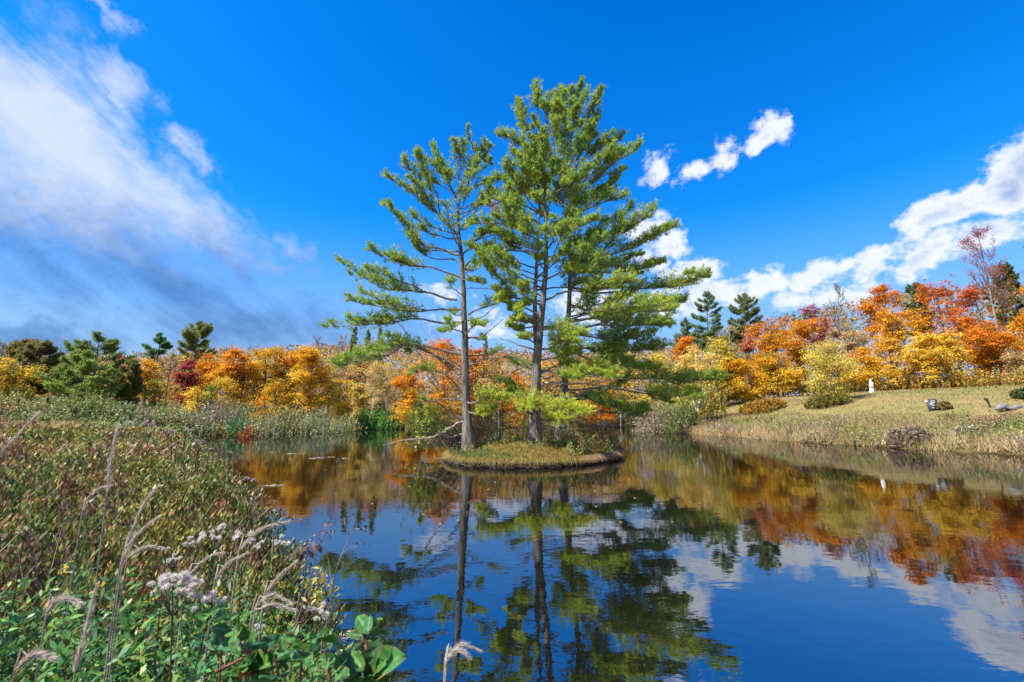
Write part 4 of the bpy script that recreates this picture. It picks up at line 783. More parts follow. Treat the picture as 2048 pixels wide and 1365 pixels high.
SH = [
 (30, 772, 110, 40, GG + [(.3, .3, .06)], 'green shrub below the yellow tree at the left edge', 200, 40), (120, 786, 100, 38, GG, 'grey green shrub under the low pine limbs on the left', 200, 40), (200, 778, 120, 40, [(.14, .24, .05), (.2, .28, .08), (.3, .28, .08)], 'leafy green shrub at the foot of the layered pines', 260, 40),
 (275, 800, 110, 40, GRY, 'greyish shrub just right of the pale grass crest', 240, 80), (345, 796, 110, 44, GG, 'dull green shrub below the small green tree', 240, 60), (400, 812, 90, 44, GRY, 'pale grey shrub behind the lavender seed heads at the shore', 220, 90),
 (447, 792, 110, 47, GRY + [(.30, .28, .26)], 'grey twiggy leafless-looking shrub on the left shore', 200, 220), (482, 822, 50, 45, [(.06, .17, .07), (.08, .2, .06)], 'dark green low shrub beside the grey twiggy one', 150, 20), (530, 818, 90, 46, GRY, 'grey green rounded shrub at the left waterline', 260, 90),
 (585, 806, 90, 50, GG, 'olive shrub beneath the dark-trunked golden tree', 240, 60), (640, 812, 100, 50, GRY, 'wide grey green shrub left of the bright green bushes', 260, 100), (690, 822, 60, 56, GG, 'small olive shrub touching the bright green bushes', 180, 40),
 (732, 806, 66, 62, BRG, 'bright green bush, left of a pair on the far shore', 260, 20), (768, 808, 60, 62, BRG, 'bright green bush, right of a pair on the far shore', 260, 20), (810, 816, 60, 66, GG, 'dull green shrub between the green bushes and the island', 180, 60),
 (497, 846, 26, 43, [(.36, .11, .03), (.30, .14, .05)], 'small rust red bush at the left waterline', 120, 10), (436, 848, 50, 44.5, [(.42, .28, .05), (.34, .26, .07)], 'golden low bush at the waterline left of the rust red one', 150, 10),
 (985, 820, 100, 74, GG, 'faded green shrub on the far shore between the island pines', 200, 60), (1060, 818, 90, 76, GG + [(.36, .24, .06)], 'mixed tan shrub on the far shore behind the thick trunk', 200, 60), (1190, 822, 90, 80, GRY, 'pale shrub at the far end of the channel', 200, 80), (1255, 820, 80, 76, GG, 'greenish shrub at the mouth of the channel', 200, 60),
 (1310, 796, 90, 54, [(.32, .27, .2), (.3, .25, .13)], 'grey brown shrub on the point above the flat rock', 260, 160), (1356, 800, 60, 50, [(.13, .18, .05), (.18, .2, .07)], 'dark olive shrub beside the grey brown one on the point', 240, 50), (1345, 770, 100, 56, [(.36, .36, .05), (.30, .34, .06)], 'lime yellow shrub at the near end of the lawn', 260, 50),
 (1418, 774, 60, 50, [(.40, .30, .06), (.3, .26, .06)], 'yellow tan shrub above the shore at the left end of the lawn', 220, 60), (1527, 796, 80, -824, [(.40, .22, .03), (.34, .17, .04), (.42, .28, .03)], 'round orange brown bush on the lawn', 420, 60), (1495, 803, 34, -824, [(.40, .30, .03), (.36, .28, .04)], 'small mustard bush touching the round orange brown one', 200, 30),
 (1653, 782, 84, -813, [(.20, .19, .03), (.34, .24, .03), (.16, .17, .04)], 'dark olive bush under the spreading pale tree on the lawn', 420, 60), (1800, 856, 50, -884, [(.27, .19, .16), (.30, .22, .18), (.24, .19, .12)], 'purple brown bush, left of a touching pair on the right bank', 300, 90), (1830, 853, 46, -885, [(.25, .17, .15), (.28, .20, .17), (.26, .22, .13)], 'purple brown bush, right of a touching pair on the right bank', 300, 90),
 (2046, 776, 42, -798, [(.07, .13, .04), (.12, .16, .05)], 'dark evergreen bush at the right edge of the lawn', 260, 20), (1886, 802, 26, -820, [(.30, .22, .08), (.26, .18, .09)], 'small dry bush just right of the dark plaque', 140, 30)]
for s in SH: shrub('shore_shrub', *s[:6], nsp=int(s[6] * 1.25), twigs=s[7], leaf=.10 + (s[3] if s[3] > 0 else 42) * .0020, lw=.05 + (s[3] if s[3] > 0 else 42) * .0009)
t = thing('leafy_shrub', (-2.9, 24.6, .1), 'yellow green leafy shrub leaning out left of the slim pine trunk', 'shrub'); lb, tb = Buf(), Buf()
n = 420; c = P(850, 852, 24.0) + rng.normal(0, 1, (n, 3)) * [.55, .5, .65]; c[:, 2] = np.clip(c[:, 2], .25, 3.2); sprigs(lb, c, rng.uniform(.25, .5, n), 11, .12, .07, pick(n, [(.30, .40, .05), (.38, .38, .04), (.16, .26, .05)]), .4, .2)
tb.tubes(np.stack([np.tile([-2.3, 24.6, .3], (60, 1)) + rng.normal(0, .15, (60, 3)) * [1, 1, 0], (c[:60] + np.array([-2.3, 24.6, .6])) / 2 + rng.normal(0, .1, (60, 3)), c[:60]], 1), np.tile([.025, .016, .006], (60, 1)), 4)
obj('stems', tb, 'twig', t); obj('foliage', lb, 'shrub', t)
# small crooked tree with pale stems on the point
t = thing('crooked_tree', (P(1396, 800, 50)[0], 50, G(P(1396, 800, 50)[0], 50)), 'small crooked pale-stemmed tree with lime leaves on the point', 'tree'); bb, lb = Buf(), Buf()
for pix in ([(1396, 824), (1398, 808), (1404, 795), (1416, 778)], [(1394, 824), (1388, 808), (1384, 796), (1372, 782)], [(1396, 815), (1400, 800), (1398, 780)]):
    bb.tubes(bez([P(a_, b_, 50) for a_, b_ in pix], 8), np.linspace(.12, .03, 8), 6)
n = 160; c = P(1395, 784, 50) + rng.normal(0, 1, (n, 3)) * [2.0, 1.2, .55]; sprigs(lb, c, rng.uniform(.3, .6, n), 12, .2, .1, pick(n, [(.34, .36, .05), (.42, .34, .06)]), .4, .2)
obj('trunk', bb, 'pale_bark', t, smooth=True); obj('crown', lb, 'shrub', t)

# ------------------------------------------------------------------ banks: grass, sedge, fallen leaves
def band(n, x0, x1, y0, y1, d0, d1):
    out = np.zeros((0, 3)); ds = np.zeros(0)
    while len(out) < n:
        x = rng.uniform(x0, x1, n * 3); y = rng.uniform(y0, y1, n * 3); d = sdist(x, y); k = (d > d0) & (d < d1); x, y = x[k], y[k]; out = np.concatenate([out, np.stack([x, y, ground(x, y)], 1)]); ds = np.concatenate([ds, d[k]])
    return out[:n], ds[:n]
bk = Buf(); n = 62000; b, d = band(n, 9, 42, 20, 62, -.15, 6.2); pn = wob(b[:, 0] * .9 + 3, b[:, 1] * .9); pn2 = wob(b[:, 0] * .37, b[:, 1] * .41 + 5)
c = np.where((d < 1.6)[:, None], (.40, .30, .17), np.where((pn > .35)[:, None], (.25, .27, .07), np.where((pn < -.6)[:, None], (.32, .21, .11), (.37, .32, .14)))); c = np.where((pn2 > .55)[:, None], (.34, .26, .13), c)
c = c * (1 + rng.normal(0, .2, (n, 1))); H = rng.uniform(.2, .72, n) * (1 - .75 * sst(2.6, 6.2, d)) * (1 + .4 * pn2)
bk.tri_blades(b, H, rng.normal(0, .24, (n, 3)) * [1, 1, 0] + [.08, 0, 0], .05, c)
bl = Buf(); b, d = band(240, 9, 42, 20, 62, .0, 5.0); m = 24; cl = pick(240, [(.15, .22, .05), (.24, .29, .07), (.30, .24, .10), (.22, .15, .11), (.34, .26, .14), (.36, .34, .26), (.26, .30, .06)]); hb_ = np.repeat(rng.uniform(.3, .9, 240) * (1 - .55 * sst(2.5, 5, d)), m) * rng.uniform(.6, 1.1, 240 * m)
b = np.repeat(b, m, 0) + rng.normal(0, .34, (240 * m, 3)) * [1.2, 1, 0]; b[:, 2] = np.maximum(ground(b[:, 0], b[:, 1]), .05); sprigs(bl, b, hb_, 10, .15, .05, np.repeat(cl, m, 0), .25, .4, tri=True)
obj('bank_grass', bk, 'grass', label='tall tan and green grass along the right bank below the lawn', category='grass', kind='stuff'); obj('bank_weeds', bl, 'shrub', label='mixed weeds growing through the grass of the right bank', category='weeds', kind='stuff')
lg = Buf(); n = 42000; b, d = band(n, 12, 62, 24, 75, 5.0, 33); pn = wob(b[:, 0] * .5, b[:, 1] * .5); c = np.where((pn > .2)[:, None], (.19, .20, .07), (.27, .205, .105)) * (1 + .35 * wob(b[:, 0] * .31 + 2, b[:, 1] * .7)[:, None]).clip(.6, 1.3) * (1 + rng.normal(0, .18, (n, 1)))
lg.tri_blades(b, rng.uniform(.05, .13, n), rng.normal(0, .07, (n, 3)) * [1, 1, 0], .08, c)
obj('lawn_grass', lg, 'grass', label='short sun-bleached grass of the sloping lawn', category='grass', kind='stuff')
fl = Buf(); b, d = band(7000, 12, 62, 24, 75, 6, 33); kp = (rng.random(7000) < .25 + .75 * sst(12, 26, d)); b = b[kp]; n = len(b); fl.leaves(b + UP * .09, rand_unit(n) * [1, 1, .2], UP + rng.normal(0, .3, (n, 3)), .13, .11, pick(n, [(.46, .30, .04), (.40, .20, .04), (.36, .26, .09)]))
obj('fallen_leaves', fl, 'leaf', label='fallen yellow leaves scattered over the lawn', category='leaves', kind='stuff')
fs = Buf(); n = 42000; b, d = band(n, -48, 15, 28, 100, -.2, 9); pn = wob(b[:, 0] * .6, b[:, 1] * .6 + 2); c = np.where((pn > .3)[:, None], (.22, .26, .08), np.where((pn < -.3)[:, None], (.34, .22, .10), (.38, .31, .13))) * (1 + rng.normal(0, .2, (n, 1)))
fs.tri_blades(b, rng.uniform(.15, .6, n), rng.normal(0, .25, (n, 3)) * [1, 1, 0], .09, c)
obj('shore_grass', fs, 'grass', label='rough grass and sedge along the far and left shore', category='grass', kind='stuff')
fw, fwt = Buf(), Buf(); nc_ = 330; m = 16; b, d = band(nc_, -60, 14, 28, 100, .5, 20); ch = rng.uniform(.45, 1.3, nc_) * (1 + .6 * sst(4, 14, d)); cr_ = ch * rng.uniform(.5, .9, nc_); cl = pick(nc_, GG + GRY + [(.15, .25, .06), (.22, .31, .07), (.40, .27, .08), (.30, .18, .07)]); n = nc_ * m; f = np.sqrt(rng.random(n)); a_ = rng.uniform(0, 2 * pi, n); R_ = np.repeat(cr_, m) * f; b = np.repeat(b, m, 0) + np.stack([R_ * np.cos(a_), R_ * np.sin(a_), 0 * a_], 1); b[:, 2] = np.maximum(ground(b[:, 0], b[:, 1]), 0); hh = np.repeat(ch, m) * np.sqrt(1 - .8 * f ** 2) * rng.uniform(.8, 1.1, n); sprigs(fw, b + UP * (hh * .3)[:, None], hh * .7, 13, .20, .11, np.repeat(cl, m, 0), .3, .3, tri=True); fwt.tri_blades(b, hh, rng.normal(0, .25, (n, 3)) * [1, 1, 0], .03, jit((.22, .18, .15), n))
obj('shore_thicket', fw, 'shrub', label='grey green thicket of low bushes filling the shore under the trees', category='thicket', kind='stuff'); obj('shore_thicket_stems', fwt, 'grass', label='bare stems inside the shore thicket', category='stems', kind='stuff')
# floor under the right-hand woods
uw = Buf(); m = 700; px_ = rng.uniform(1430, 1780, m); Yb = rng.uniform(60, 68, m); bx_ = (px_ - 1024) / FPX * Yb * .985; b = np.stack([bx_, Yb, ground(bx_, Yb)], 1); hh = rng.uniform(.8, 2.6, m); sprigs(uw, b + UP * (hh * .15)[:, None], hh * .85, 14, .26, .16, pick(m, [(.4, .28, .05), (.3, .2, .05), (.22, .18, .05), (.18, .14, .06)]), .3, .2, tri=True)
b, d = band(3000, 10, 80, 40, 82, 31.5, 48); n = len(b); hh = rng.uniform(.6, 2.2, n); sprigs(uw, b + UP * (hh * .2)[:, None], hh * .8, 12, .26, .16, pick(n, [(.5, .32, .04), (.46, .2, .03), (.3, .22, .06), (.2, .2, .05), (.36, .3, .08)]), .3, .2, tri=True)
obj('woodland_edge_brush', uw, 'shrub', label='yellow and brown brush along the foot of the right woods', category='brush', kind='stuff')
wl = Buf(); n = 70; a_ = rng.uniform(380, 1500, n); q = np.array([W(x_, y_) for x_, y_ in zip(a_, 878 + 190 * rng.random(n) ** 2.2)]); kp = sdist(q[:, 0], q[:, 1]) < -.4; q = q[kp]; n = len(q); wl.leaves(q + UP * .01, rand_unit(n) * [1, 1, 0] + [.01, 0, 0], UP + rng.normal(0, .05, (n, 3)), .05 + q[:, 1] * .0035, .035 + q[:, 1] * .0022, pick(n, [(.50, .34, .08), (.46, .40, .30), (.34, .20, .08)]))
obj('floating_leaf_specks', wl, 'leaf', label='single fallen leaves scattered over the pond surface', category='leaves', kind='stuff')
# flat rock at the point
q = W(1300, 858); sb = Buf(); sb.blob((q[0], q[1] + .6, .05), (1.0, .7, .38), .16, 3, seed=8); obj('flat_rock', sb, 'rock', smooth=True, origin=(q[0], q[1], 0), label='flat pale rock at the water on the point by the channel', category='rock')
for i, (px, py, s, lab) in enumerate([(640, 861, .5, 'pale stone at the waterline under the wide grey green shrub'), (702, 853, .45, 'small stone at the waterline left of the bright green bushes'), (348, 871, .5, 'dark stone at the waterline behind the lavender seed heads')]):
    q = W(px, py); sb = Buf(); sb.blob((q[0], q[1], .04), (s * 1.6, s, s * .45), .2, 2, seed=20 + i); obj('stone', sb, 'rock', smooth=True, origin=(q[0], q[1], 0), label=lab, category='stone', group='stones on the left shore')
# floating leaf mats
for i, (px, py, w, lab) in enumerate([(585, 908, .45, 'largest pale leaf mat floating left of the island'), (548, 905, .2, 'tiny pale leaf mat left of the largest floating one'), (632, 917, .4, 'long thin leaf mat floating nearest the orange reflection'), (652, 915, .3, 'short leaf mat touching the long thin one'), (690, 917, .25, 'dark leaf mat floating halfway to the island'), (640, 873, .6, 'far pale leaf mat floating before the grey shrubs'), (540, 972, .26, 'pale reed leaf floating beside the shrubby bank'), (690, 1275, .12, 'tan floating leaf behind the broad-leaved sapling')]):
    q = W(px, py); fbf = Buf(); m = 9; c = q + rng.normal(0, 1, (m, 3)) * [w * .5, w * .3, 0] + UP * .012; fbf.leaves(c, rand_unit(m) * [1, .4, 0] + [.01, 0, 0], UP + rng.normal(0, .06, (m, 3)), w * .7, w * .3, jit((.50, .44, .36), m)); obj('floating_leaves', fbf, 'leaf', origin=(q[0], q[1], 0), label=lab, category='leaves', group='leaf mats floating on the pond')

# ------------------------------------------------------------------ things on the lawn
def rotz(a): return np.array([[cos(a), -sin(a), 0], [sin(a), cos(a), 0], [0, 0, 1.0]])
def lathe(buf, c, prof, n=14, sx=1.0, sy=1.0):
    a = np.arange(n) * 2 * pi / n; rows = [np.stack([c[0] + r * np.cos(a) * sx, c[1] + r * np.sin(a) * sy, np.full(n, c[2] + z)], 1) for r, z in prof]; k = len(rows); ii = np.arange(k * n).reshape(k, n); ii = np.concatenate([ii, ii[:, :1]], 1)
    buf.add(np.concatenate(rows), q=np.stack([ii[:-1, :-1], ii[:-1, 1:], ii[1:, 1:], ii[1:, :-1]], -1).reshape(-1, 4))
q = ground_hit(1744, 785); st = thing('statue', q, 'white statue of a figure on a white pedestal at the back of the lawn', 'statue'); sc_ = q[1] / FPX
pb = Buf(); lathe(pb, q, [(5.2 * sc_, -.1), (5.2 * sc_, .06), (4.6 * sc_, .08), (4.3 * sc_, 11.5 * sc_), (4.9 * sc_, 11.8 * sc_), (4.9 * sc_, 13 * sc_), (.01, 13.02 * sc_)], 4); obj('pedestal', pb, 'white_stone', st)
fg = Buf(); lathe(fg, q + UP * 13 * sc_, [(3.6 * sc_, 0), (3.3 * sc_, 1.5 * sc_), (2.2 * sc_, 4 * sc_), (2.6 * sc_, 6 * sc_), (2.9 * sc_, 7.5 * sc_), (1.9 * sc_, 8.6 * sc_), (.9 * sc_, 9.2 * sc_), (1.0 * sc_, 9.8 * sc_), (1.7 * sc_, 11 * sc_), (1.6 * sc_, 12.3 * sc_), (.8 * sc_, 13.2 * sc_), (.01, 13.3 * sc_)], 16, 1, .75)
fg.tubes(bez([q + np.array([2.6, -.3, 20]) * sc_, q + np.array([3.4, -1, 17.5]) * sc_, q + np.array([1.6, -2.2, 16]) * sc_], 7), np.linspace(.9, .6, 7) * sc_, 8); fg.tubes(bez([q + np.array([-2.6, -.3, 20]) * sc_, q + np.array([-3.3, -1, 17.5]) * sc_, q + np.array([-1.2, -2.2, 16.5]) * sc_], 7), np.linspace(.9, .6, 7) * sc_, 8)
obj('figure', fg, 'white_stone', st, smooth=True)
# dark inscribed plaque, tilted
q = ground_hit(1866, 823, 25, 60); s = q[1] / FPX; t = thing('plaque', q, 'dark slab plaque with lines of pale lettering leaning on the lawn', 'plaque')
Rm = rotz(radians(-22)) @ np.array([[cos(.16), 0, sin(.16)], [0, 1, 0], [-sin(.16), 0, cos(.16)]]) @ np.array([[1, 0, 0], [0, cos(-.2), -sin(-.2)], [0, sin(-.2), cos(-.2)]]); M4 = np.eye(4); M4[:3, :3] = Rm; M4[:3, 3] = q
pb = Buf(); pb.box((-6.6 * s, -.05, -.08), (6.6 * s, .05, 24 * s), M4); obj('slab', pb, 'slate', t)
for i, (w0, w1) in enumerate([(-2.2, 3.2), (-3.4, 3.4), (-3.0, 1.8), (-3.6, 2.8), (-1.6, 2.0)]):
    lb = Buf(); z = (20.2 - i * 3.0 - (2 if i == 4 else 0)) * s
    x = w0
    while x < w1 - .3:
        g = rng.uniform(.5, 1.3); lb.box((x * s, -.058, z - .42 * s), (min(x + g, w1) * s, -.052, z + .42 * s), M4); x += g + .28
    obj('lettering', lb, 'paint_white', t)
q = ground_hit(1859, 823, 25, 60); t = thing('small_sign', q, 'little white sign on a thin stake beside the dark plaque', 'sign'); s = q[1] / FPX; b_ = Buf(); b_.tubes(np.array([q - UP * .1, q + np.array([-2.2 * s, 0, 9 * s]), q + np.array([-4 * s, 0, 18 * s])]), np.array([.022, .022, .022]), 6); obj('stake', b_, 'dark_metal', t)
M4 = np.eye(4); M4[:3, 3] = q + np.array([-4.2 * s, -.03, 18 * s]); b_ = Buf(); b_.box((-2.7 * s, -.015, -1.6 * s), (2.7 * s, .015, 1.6 * s), M4); obj('panel', b_, 'paint_white', t)
q = ground_hit(1982, 816, 25, 60); t = thing('garden_lamp', q, 'dark garden spotlight on a leaning post left of the grey sculpture', 'lamp'); s = q[1] / FPX; b_ = Buf(); tp = q + np.array([-6.5 * s, 0, 16.5 * s]); b_.tubes(np.array([q - UP * .1, (q + tp) / 2, tp]), np.array([.05, .05, .05]), 8); obj('post', b_, 'dark_metal', t)
b_ = Buf(); b_.tubes(np.array([tp + np.array([1.8, 0, -.2]) * s, tp + np.array([0, 0, .4]) * s, tp + np.array([-2.6, -.4, .2]) * s, tp + np.array([-2.8, -.4, .2]) * s]), np.array([.06, .085, .1, .02]), 10); obj('lamp_head', b_, 'dark_metal', t, smooth=True)
q = ground_hit(2010, 822, 25, 60); s = q[1] / FPX; t = Buf()
pth = bez([q + np.array(v_) * s for v_ in ((-23, -1, 2.5), (-16, -1, 3.5), (-8, 0, 6.5), (0, 0, 7), (8, 1, 4), (18, 2, 4), (28, 2, 6.5), (38, 2, 6.5), (48, 3, 4))], 30); rr = np.interp(np.linspace(0, 1, 30), [0, .05, .12, .22, .34, .42, .5, .6, .75, .9, 1], [.4, 2.2, 3.4, 6.2, 6.4, 4.6, 3.4, 3.2, 5.0, 4.4, .4]) * s
t.tubes(pth, rr, 16); v = t.v[0]; t.v[0] = v + .02 * np.sin(v * 7)[:, [1, 2, 0]]; t.tubes(bez([q + np.array(v_) * s for v_ in ((-6, -3, 8), (2, -6, 4), (14, -6, 3), (22, -4, 3))], 16), np.interp(np.linspace(0, 1, 16), [0, .1, .6, 1], [.5, 2.4, 2.0, .5]) * s, 12)
obj('reclining_sculpture', t, 'grey_stone', smooth=True, origin=q, label='grey stone reclining sculpture at the right edge of the lawn', category='sculpture')
q = ground_hit(1539, 790, 30, 70); t = thing('notice_board', q, 'white slatted board on a post at the back left of the lawn', 'sign'); s = q[1] / FPX; b_ = Buf(); b_.tubes(np.array([q - UP * .1, q + UP * 4 * s, q + UP * 9 * s]), np.array([.04, .04, .04]), 6); obj('post', b_, 'paint_white', t)
for i, (x0, x1, z, tl) in enumerate([(-9, 6, 12.6, .05), (-11, 2, 10.4, -.04), (-2, 12, 10.8, .06), (-8, 9, 8.4, -.05)]):
    M4 = np.eye(4); M4[:3, :3] = np.array([[cos(tl), 0, sin(tl)], [0, 1, 0], [-sin(tl), 0, cos(tl)]]); M4[:3, 3] = q + np.array([0, -.04 - .012 * i, z * s]); b_ = Buf(); b_.box((x0 * s, -.02, -.75 * s), (x1 * s, .02, .75 * s), M4); obj('slat', b_, 'paint_white', t)
# ------------------------------------------------------------------ near bank: shrubs, herbs and grass underfoot
def polar(n, r0, r1, a0=-58, a1=6, dmin=-.28, pw=1.0, dmax=60):
    out, rr = np.zeros((0, 3)), np.zeros(0)
    while len(out) < n:
        u = rng.random(n * 2) ** pw; r = r0 * (r1 / r0) ** u; a = np.radians(rng.uniform(a0, a1, n * 2)); x, y = r * np.sin(a), r * np.cos(a); d = sdist(x, y); k = (d > dmin) & (d < dmax); x, y, r, d = x[k], y[k], r[k], d[k]
        out = np.concatenate([out, np.stack([x, y, np.maximum(ground(x, y), .0)], 1)]); rr = np.concatenate([rr, r])
    return out[:n], rr[:n]
ng, nst = Buf(), Buf()
BC = np.array([[.06, .105, .025], [.09, .135, .03], [.15, .17, .035], [.22, .21, .04], [.19, .09, .045], [.21, .13, .06], [.08, .08, .04], [.14, .10, .07]])
def bush_mass(nb_, r0, r1, rad, hgt, shoots, nl, cols, pc, a0=-58, a1=6, dmin=-.2, pw=1.0):
    b, r = polar(nb_, r0, r1, a0, a1, dmin, pw); d = sdist(b[:, 0], b[:, 1]); R_ = rng.uniform(*rad, nb_) * np.clip(.6 + r * .06, .7, 2.2); H = rng.uniform(*hgt, nb_) * (.6 + .4 * sst(-.3, .6, d)) * (1 - .3 * sst(2.8, 1.6, r)); c = np.asarray(cols)[rng.choice(len(cols), nb_, p=pc)] * (1 + rng.normal(0, .14, (nb_, 1))); gm = (sst(4.6, 2.6, r) * (rng.random(nb_) < .7))[:, None]; c = c * (1 - gm) + pick(nb_, [(.05, .14, .03), (.08, .17, .03), (.12, .19, .03)]) * gm
    n = nb_ * shoots; B_ = np.repeat(b, shoots, 0); a_ = rng.uniform(0, 2 * pi, n); f = np.sqrt(rng.random(n)); Rr = np.repeat(R_, shoots) * f; Hh = np.repeat(H, shoots) * np.sqrt(1 - .72 * f ** 2) * rng.uniform(.72, 1.12, n)
    tip = np.stack([Rr * np.cos(a_), Rr * np.sin(a_), Hh], 1); lo_ = B_ + tip * [.25, .25, 0]; rr = np.repeat(r, shoots)
    nst.blades(lo_ - UP * .05, Hh, tip * [.75, .75, 0], np.clip(.003 + .0009 * rr, .004, .016), jit((.12, .075, .065), n), 1)
    t_ = rng.uniform(.38, 1.0, (n, nl)); pos = lo_[:, None] + (tip * [.75, .75, 0])[:, None] * (t_ ** 1.8)[..., None] + UP * (Hh[:, None] * (t_ - .2 * t_ ** 3))[..., None]
    ax = unit(tip * [.8, .8, 0] + UP * Hh[:, None]); az_ = rng.uniform(0, 2 * pi, (n, nl)); hz = np.stack([np.cos(az_), np.sin(az_), 0 * az_], -1); dv = ax[:, None] * 1.0 + hz * .7 + UP * .25; nr = unit(UP * .6 - hz * .7 + rng.normal(0, .35, (n, nl, 3)))
    ll = (np.clip(.028 + .0054 * rr, .036, .15))[:, None] * rng.uniform(.7, 1.3, (n, nl)); lw = ll * rng.uniform(.23, .36, (n, nl)) * np.clip(1 + rr[:, None] * .03, 1, 1.5)
    cc = np.repeat(c, shoots, 0)[:, None] * (1 + rng.normal(0, .2, (n, nl, 1))) * (1 + rng.normal(0, .07, (n, nl, 3))); od = rng.random((n, nl)) < .07; cc[od] = (.34, .20, .07)
    ng.leaves(pos.reshape(-1, 3), dv.reshape(-1, 3), nr.reshape(-1, 3), ll.ravel(), lw.ravel(), cc.reshape(-1, 3).clip(.005, .8), .15)
bush_mass(360, 2.3, 11, (.26, .48), (.55, 1.0), 26, 12, BC, [.16, .18, .16, .12, .12, .09, .09, .08])
bush_mass(190, 10, 34, (.35, .6), (.6, 1.05), 20, 10, BC * 1.15, [.16, .18, .17, .13, .10, .12, .06, .08])
bush_mass(60, 2.2, 8, (.2, .4), (.5, .8), 16, 3, BC, [.1, .1, .1, .1, .2, .1, .15, .15], a1=-12, dmin=-.3)
n = 140; b, r = polar(n, 2.0, 20, a0=-56, a1=-10, dmin=.1); nst.blades(b, rng.uniform(.7, 1.25, n), rng.normal(0, .22, (n, 3)) * [1, 1, 0] + [.12, 0, 0], np.clip(.004 + .001 * r, .005, .02), jit((.46, .38, .25), n), 2, .5)
obj('bank_shrubs', ng, 'shrub', label='dense olive, rust and green low shrubs covering the near left bank', category='shrubs', kind='stuff'); obj('bank_shrub_stems', nst, 'grass', label='dark bare stems among the shrubs of the near bank', category='stems', kind='stuff')
gr = Buf(); n = 8000; b, r = polar(n, 1.15, 3.3, a0=-56, a1=-6, dmin=.05, pw=1.15); c = pick(n, [(.09, .28, .03), (.14, .30, .04), (.06, .19, .06), (.30, .25, .11), (.18, .24, .05)], [.34, .29, .22, .04, .11])
gr.blades(b, rng.uniform(.4, .85, n) * (1 - .2 * sst(1.9, 1.2, r)), rng.normal(0, .20, (n, 3)) * [1, 1, 0] + [.10, .05, 0], np.clip(.003 + .0022 * r, .005, .014), c * (1 + rng.normal(0, .15, (n, 1))), 3, .6)
obj('bank_grass_blades', gr, 'grass', label='long bright green grass blades on the near left bank', category='grass', kind='stuff')
hb3, hs3 = Buf(), Buf(); n = 2100; b, r = polar(n, 1.15, 3.6, a0=-56, a1=-10, dmin=.0, pw=1.1); sprigs(hb3, b + UP * .2, rng.uniform(.35, .7, n) * (1 - .3 * sst(1.9, 1.2, r)), 17, .055, .016, pick(n, [(.045, .15, .03), (.07, .19, .03), (.13, .21, .035), (.04, .13, .05)]), .22, .45); hs3.tri_blades(b, np.full(n, .4), rng.normal(0, .08, (n, 3)) * [1, 1, 0], .006, jit((.12, .14, .05), n))
obj('leafy_herbs', hb3, 'shrub', label='narrow-leaved green herbs in the near bottom left corner', category='herbs', kind='stuff'); obj('herb_stems', hs3, 'grass', label='thin stems of the herbs in the bottom left corner', category='stems', kind='stuff')
cr = Buf(); n = 420; pxs = rng.uniform(110, 300, n); q = np.array([[*P(a_, 850, y_)[:1], y_] for a_, y_ in zip(pxs, 12.5 + (pxs - 110) * .022 + rng.normal(0, .45, n))]); z = ground(q[:, 0], q[:, 1])
cr.blades(np.stack([q[:, 0], q[:, 1], z + .1], 1), rng.uniform(.5, 1.15, n), rng.normal(0, .2, (n, 3)) * [1, 1, 0] + [.35, 0, 0], .018, jit((.50, .43, .24), n), 2, .8)
obj('pale_grass_crest', cr, 'grass', label='pale straw grass along the crest of the left bank', category='grass', kind='stuff')
fy = Buf(); n = 70; b, r = polar(n, 1.4, 6, a0=-52, a1=-12, dmin=.1); b[:, 2] += rng.uniform(.5, .85, n); fy.leaves(np.repeat(b, 6, 0) + rng.normal(0, .012, (n * 6, 3)), rand_unit(n * 6), rand_unit(n * 6) + UP, .016, .012, jit((.62, .42, .02), n * 6, .05, .15))
obj('yellow_flowers', fy, 'leaf', label='tiny yellow flowers dotted through the near left herbs', category='flowers', kind='stuff')

# ------------------------------------------------------------------ single plants in the foreground
def fluff(buf, c, r, n, col):
    d = rand_unit(n); d[:, 2] = np.abs(d[:, 2]) * .8 + d[:, 2] * .2; buf.needles(c + d * r * .15, d + rand_unit(n) * .35, r * rng.uniform(.7, 1.2, n), r * .16, jit(col, n, .03, .12))
    m = n // 2; buf.leaves(c + rand_unit(m) * r * .55, rand_unit(m), rand_unit(m), r * .55, r * .3, jit(col, m, .03, .12))
def seed_plant(px, py, w, h, Y, label, balls=9, dens=60, col=(.66, .61, .57), group='fluffy seed heads on the near bank', br=None):
    c = P(px, py, Y); s = Y / FPX; base = np.array([c[0] + rng.normal(0, .04), Y + rng.normal(0, .04), max(G(c[0], Y), 0)]); t = thing('seed_head_plant', base, label, 'plant', group); sb = Buf(); node = c - UP * h * s * .85
    sb.tubes(bez([base - UP * .05, (base + node) / 2 + rng.normal(0, .015, 3), node], 8), np.linspace(.0036, .002, 8) * max(1, Y * .45), 5); r = br or min(w, h) * s * .22
    for i in range(balls):
        o_ = rng.uniform(-1, 1, 3) * np.array([w * .45, w * .32, 0]) * s; o_[2] = h * s * (.30 * (1 - (2 * o_[0] / (w * s)) ** 2) + rng.uniform(-.3, .2)); p_ = c + o_; sb.tubes(bez([node, (node + p_) / 2 + np.array([o_[0] * .3, 0, -.004]), p_], 5), np.full(5, .0009 * max(1, Y * .6)), 3); fbuf = Buf(); fluff(fbuf, p_, r * rng.uniform(.65, 1.1), dens, col); obj('seed_head', fbuf, 'fluff', t)
    obj('stem', sb, 'dark_stem', t); return t
seed_plant(350, 1180, 88, 54, 1.45, 'largest grey fluffy seed head, lower left foreground', 26, 110, br=.0135); seed_plant(418, 1206, 46, 38, 1.5, 'second grey fluffy seed head, touching the largest one on its right', 12, 100, br=.0125)
seed_plant(633, 1232, 44, 40, 1.75, 'white fluffy seed head standing against the blue water', 8, 90, (.62, .58, .53), br=.014)
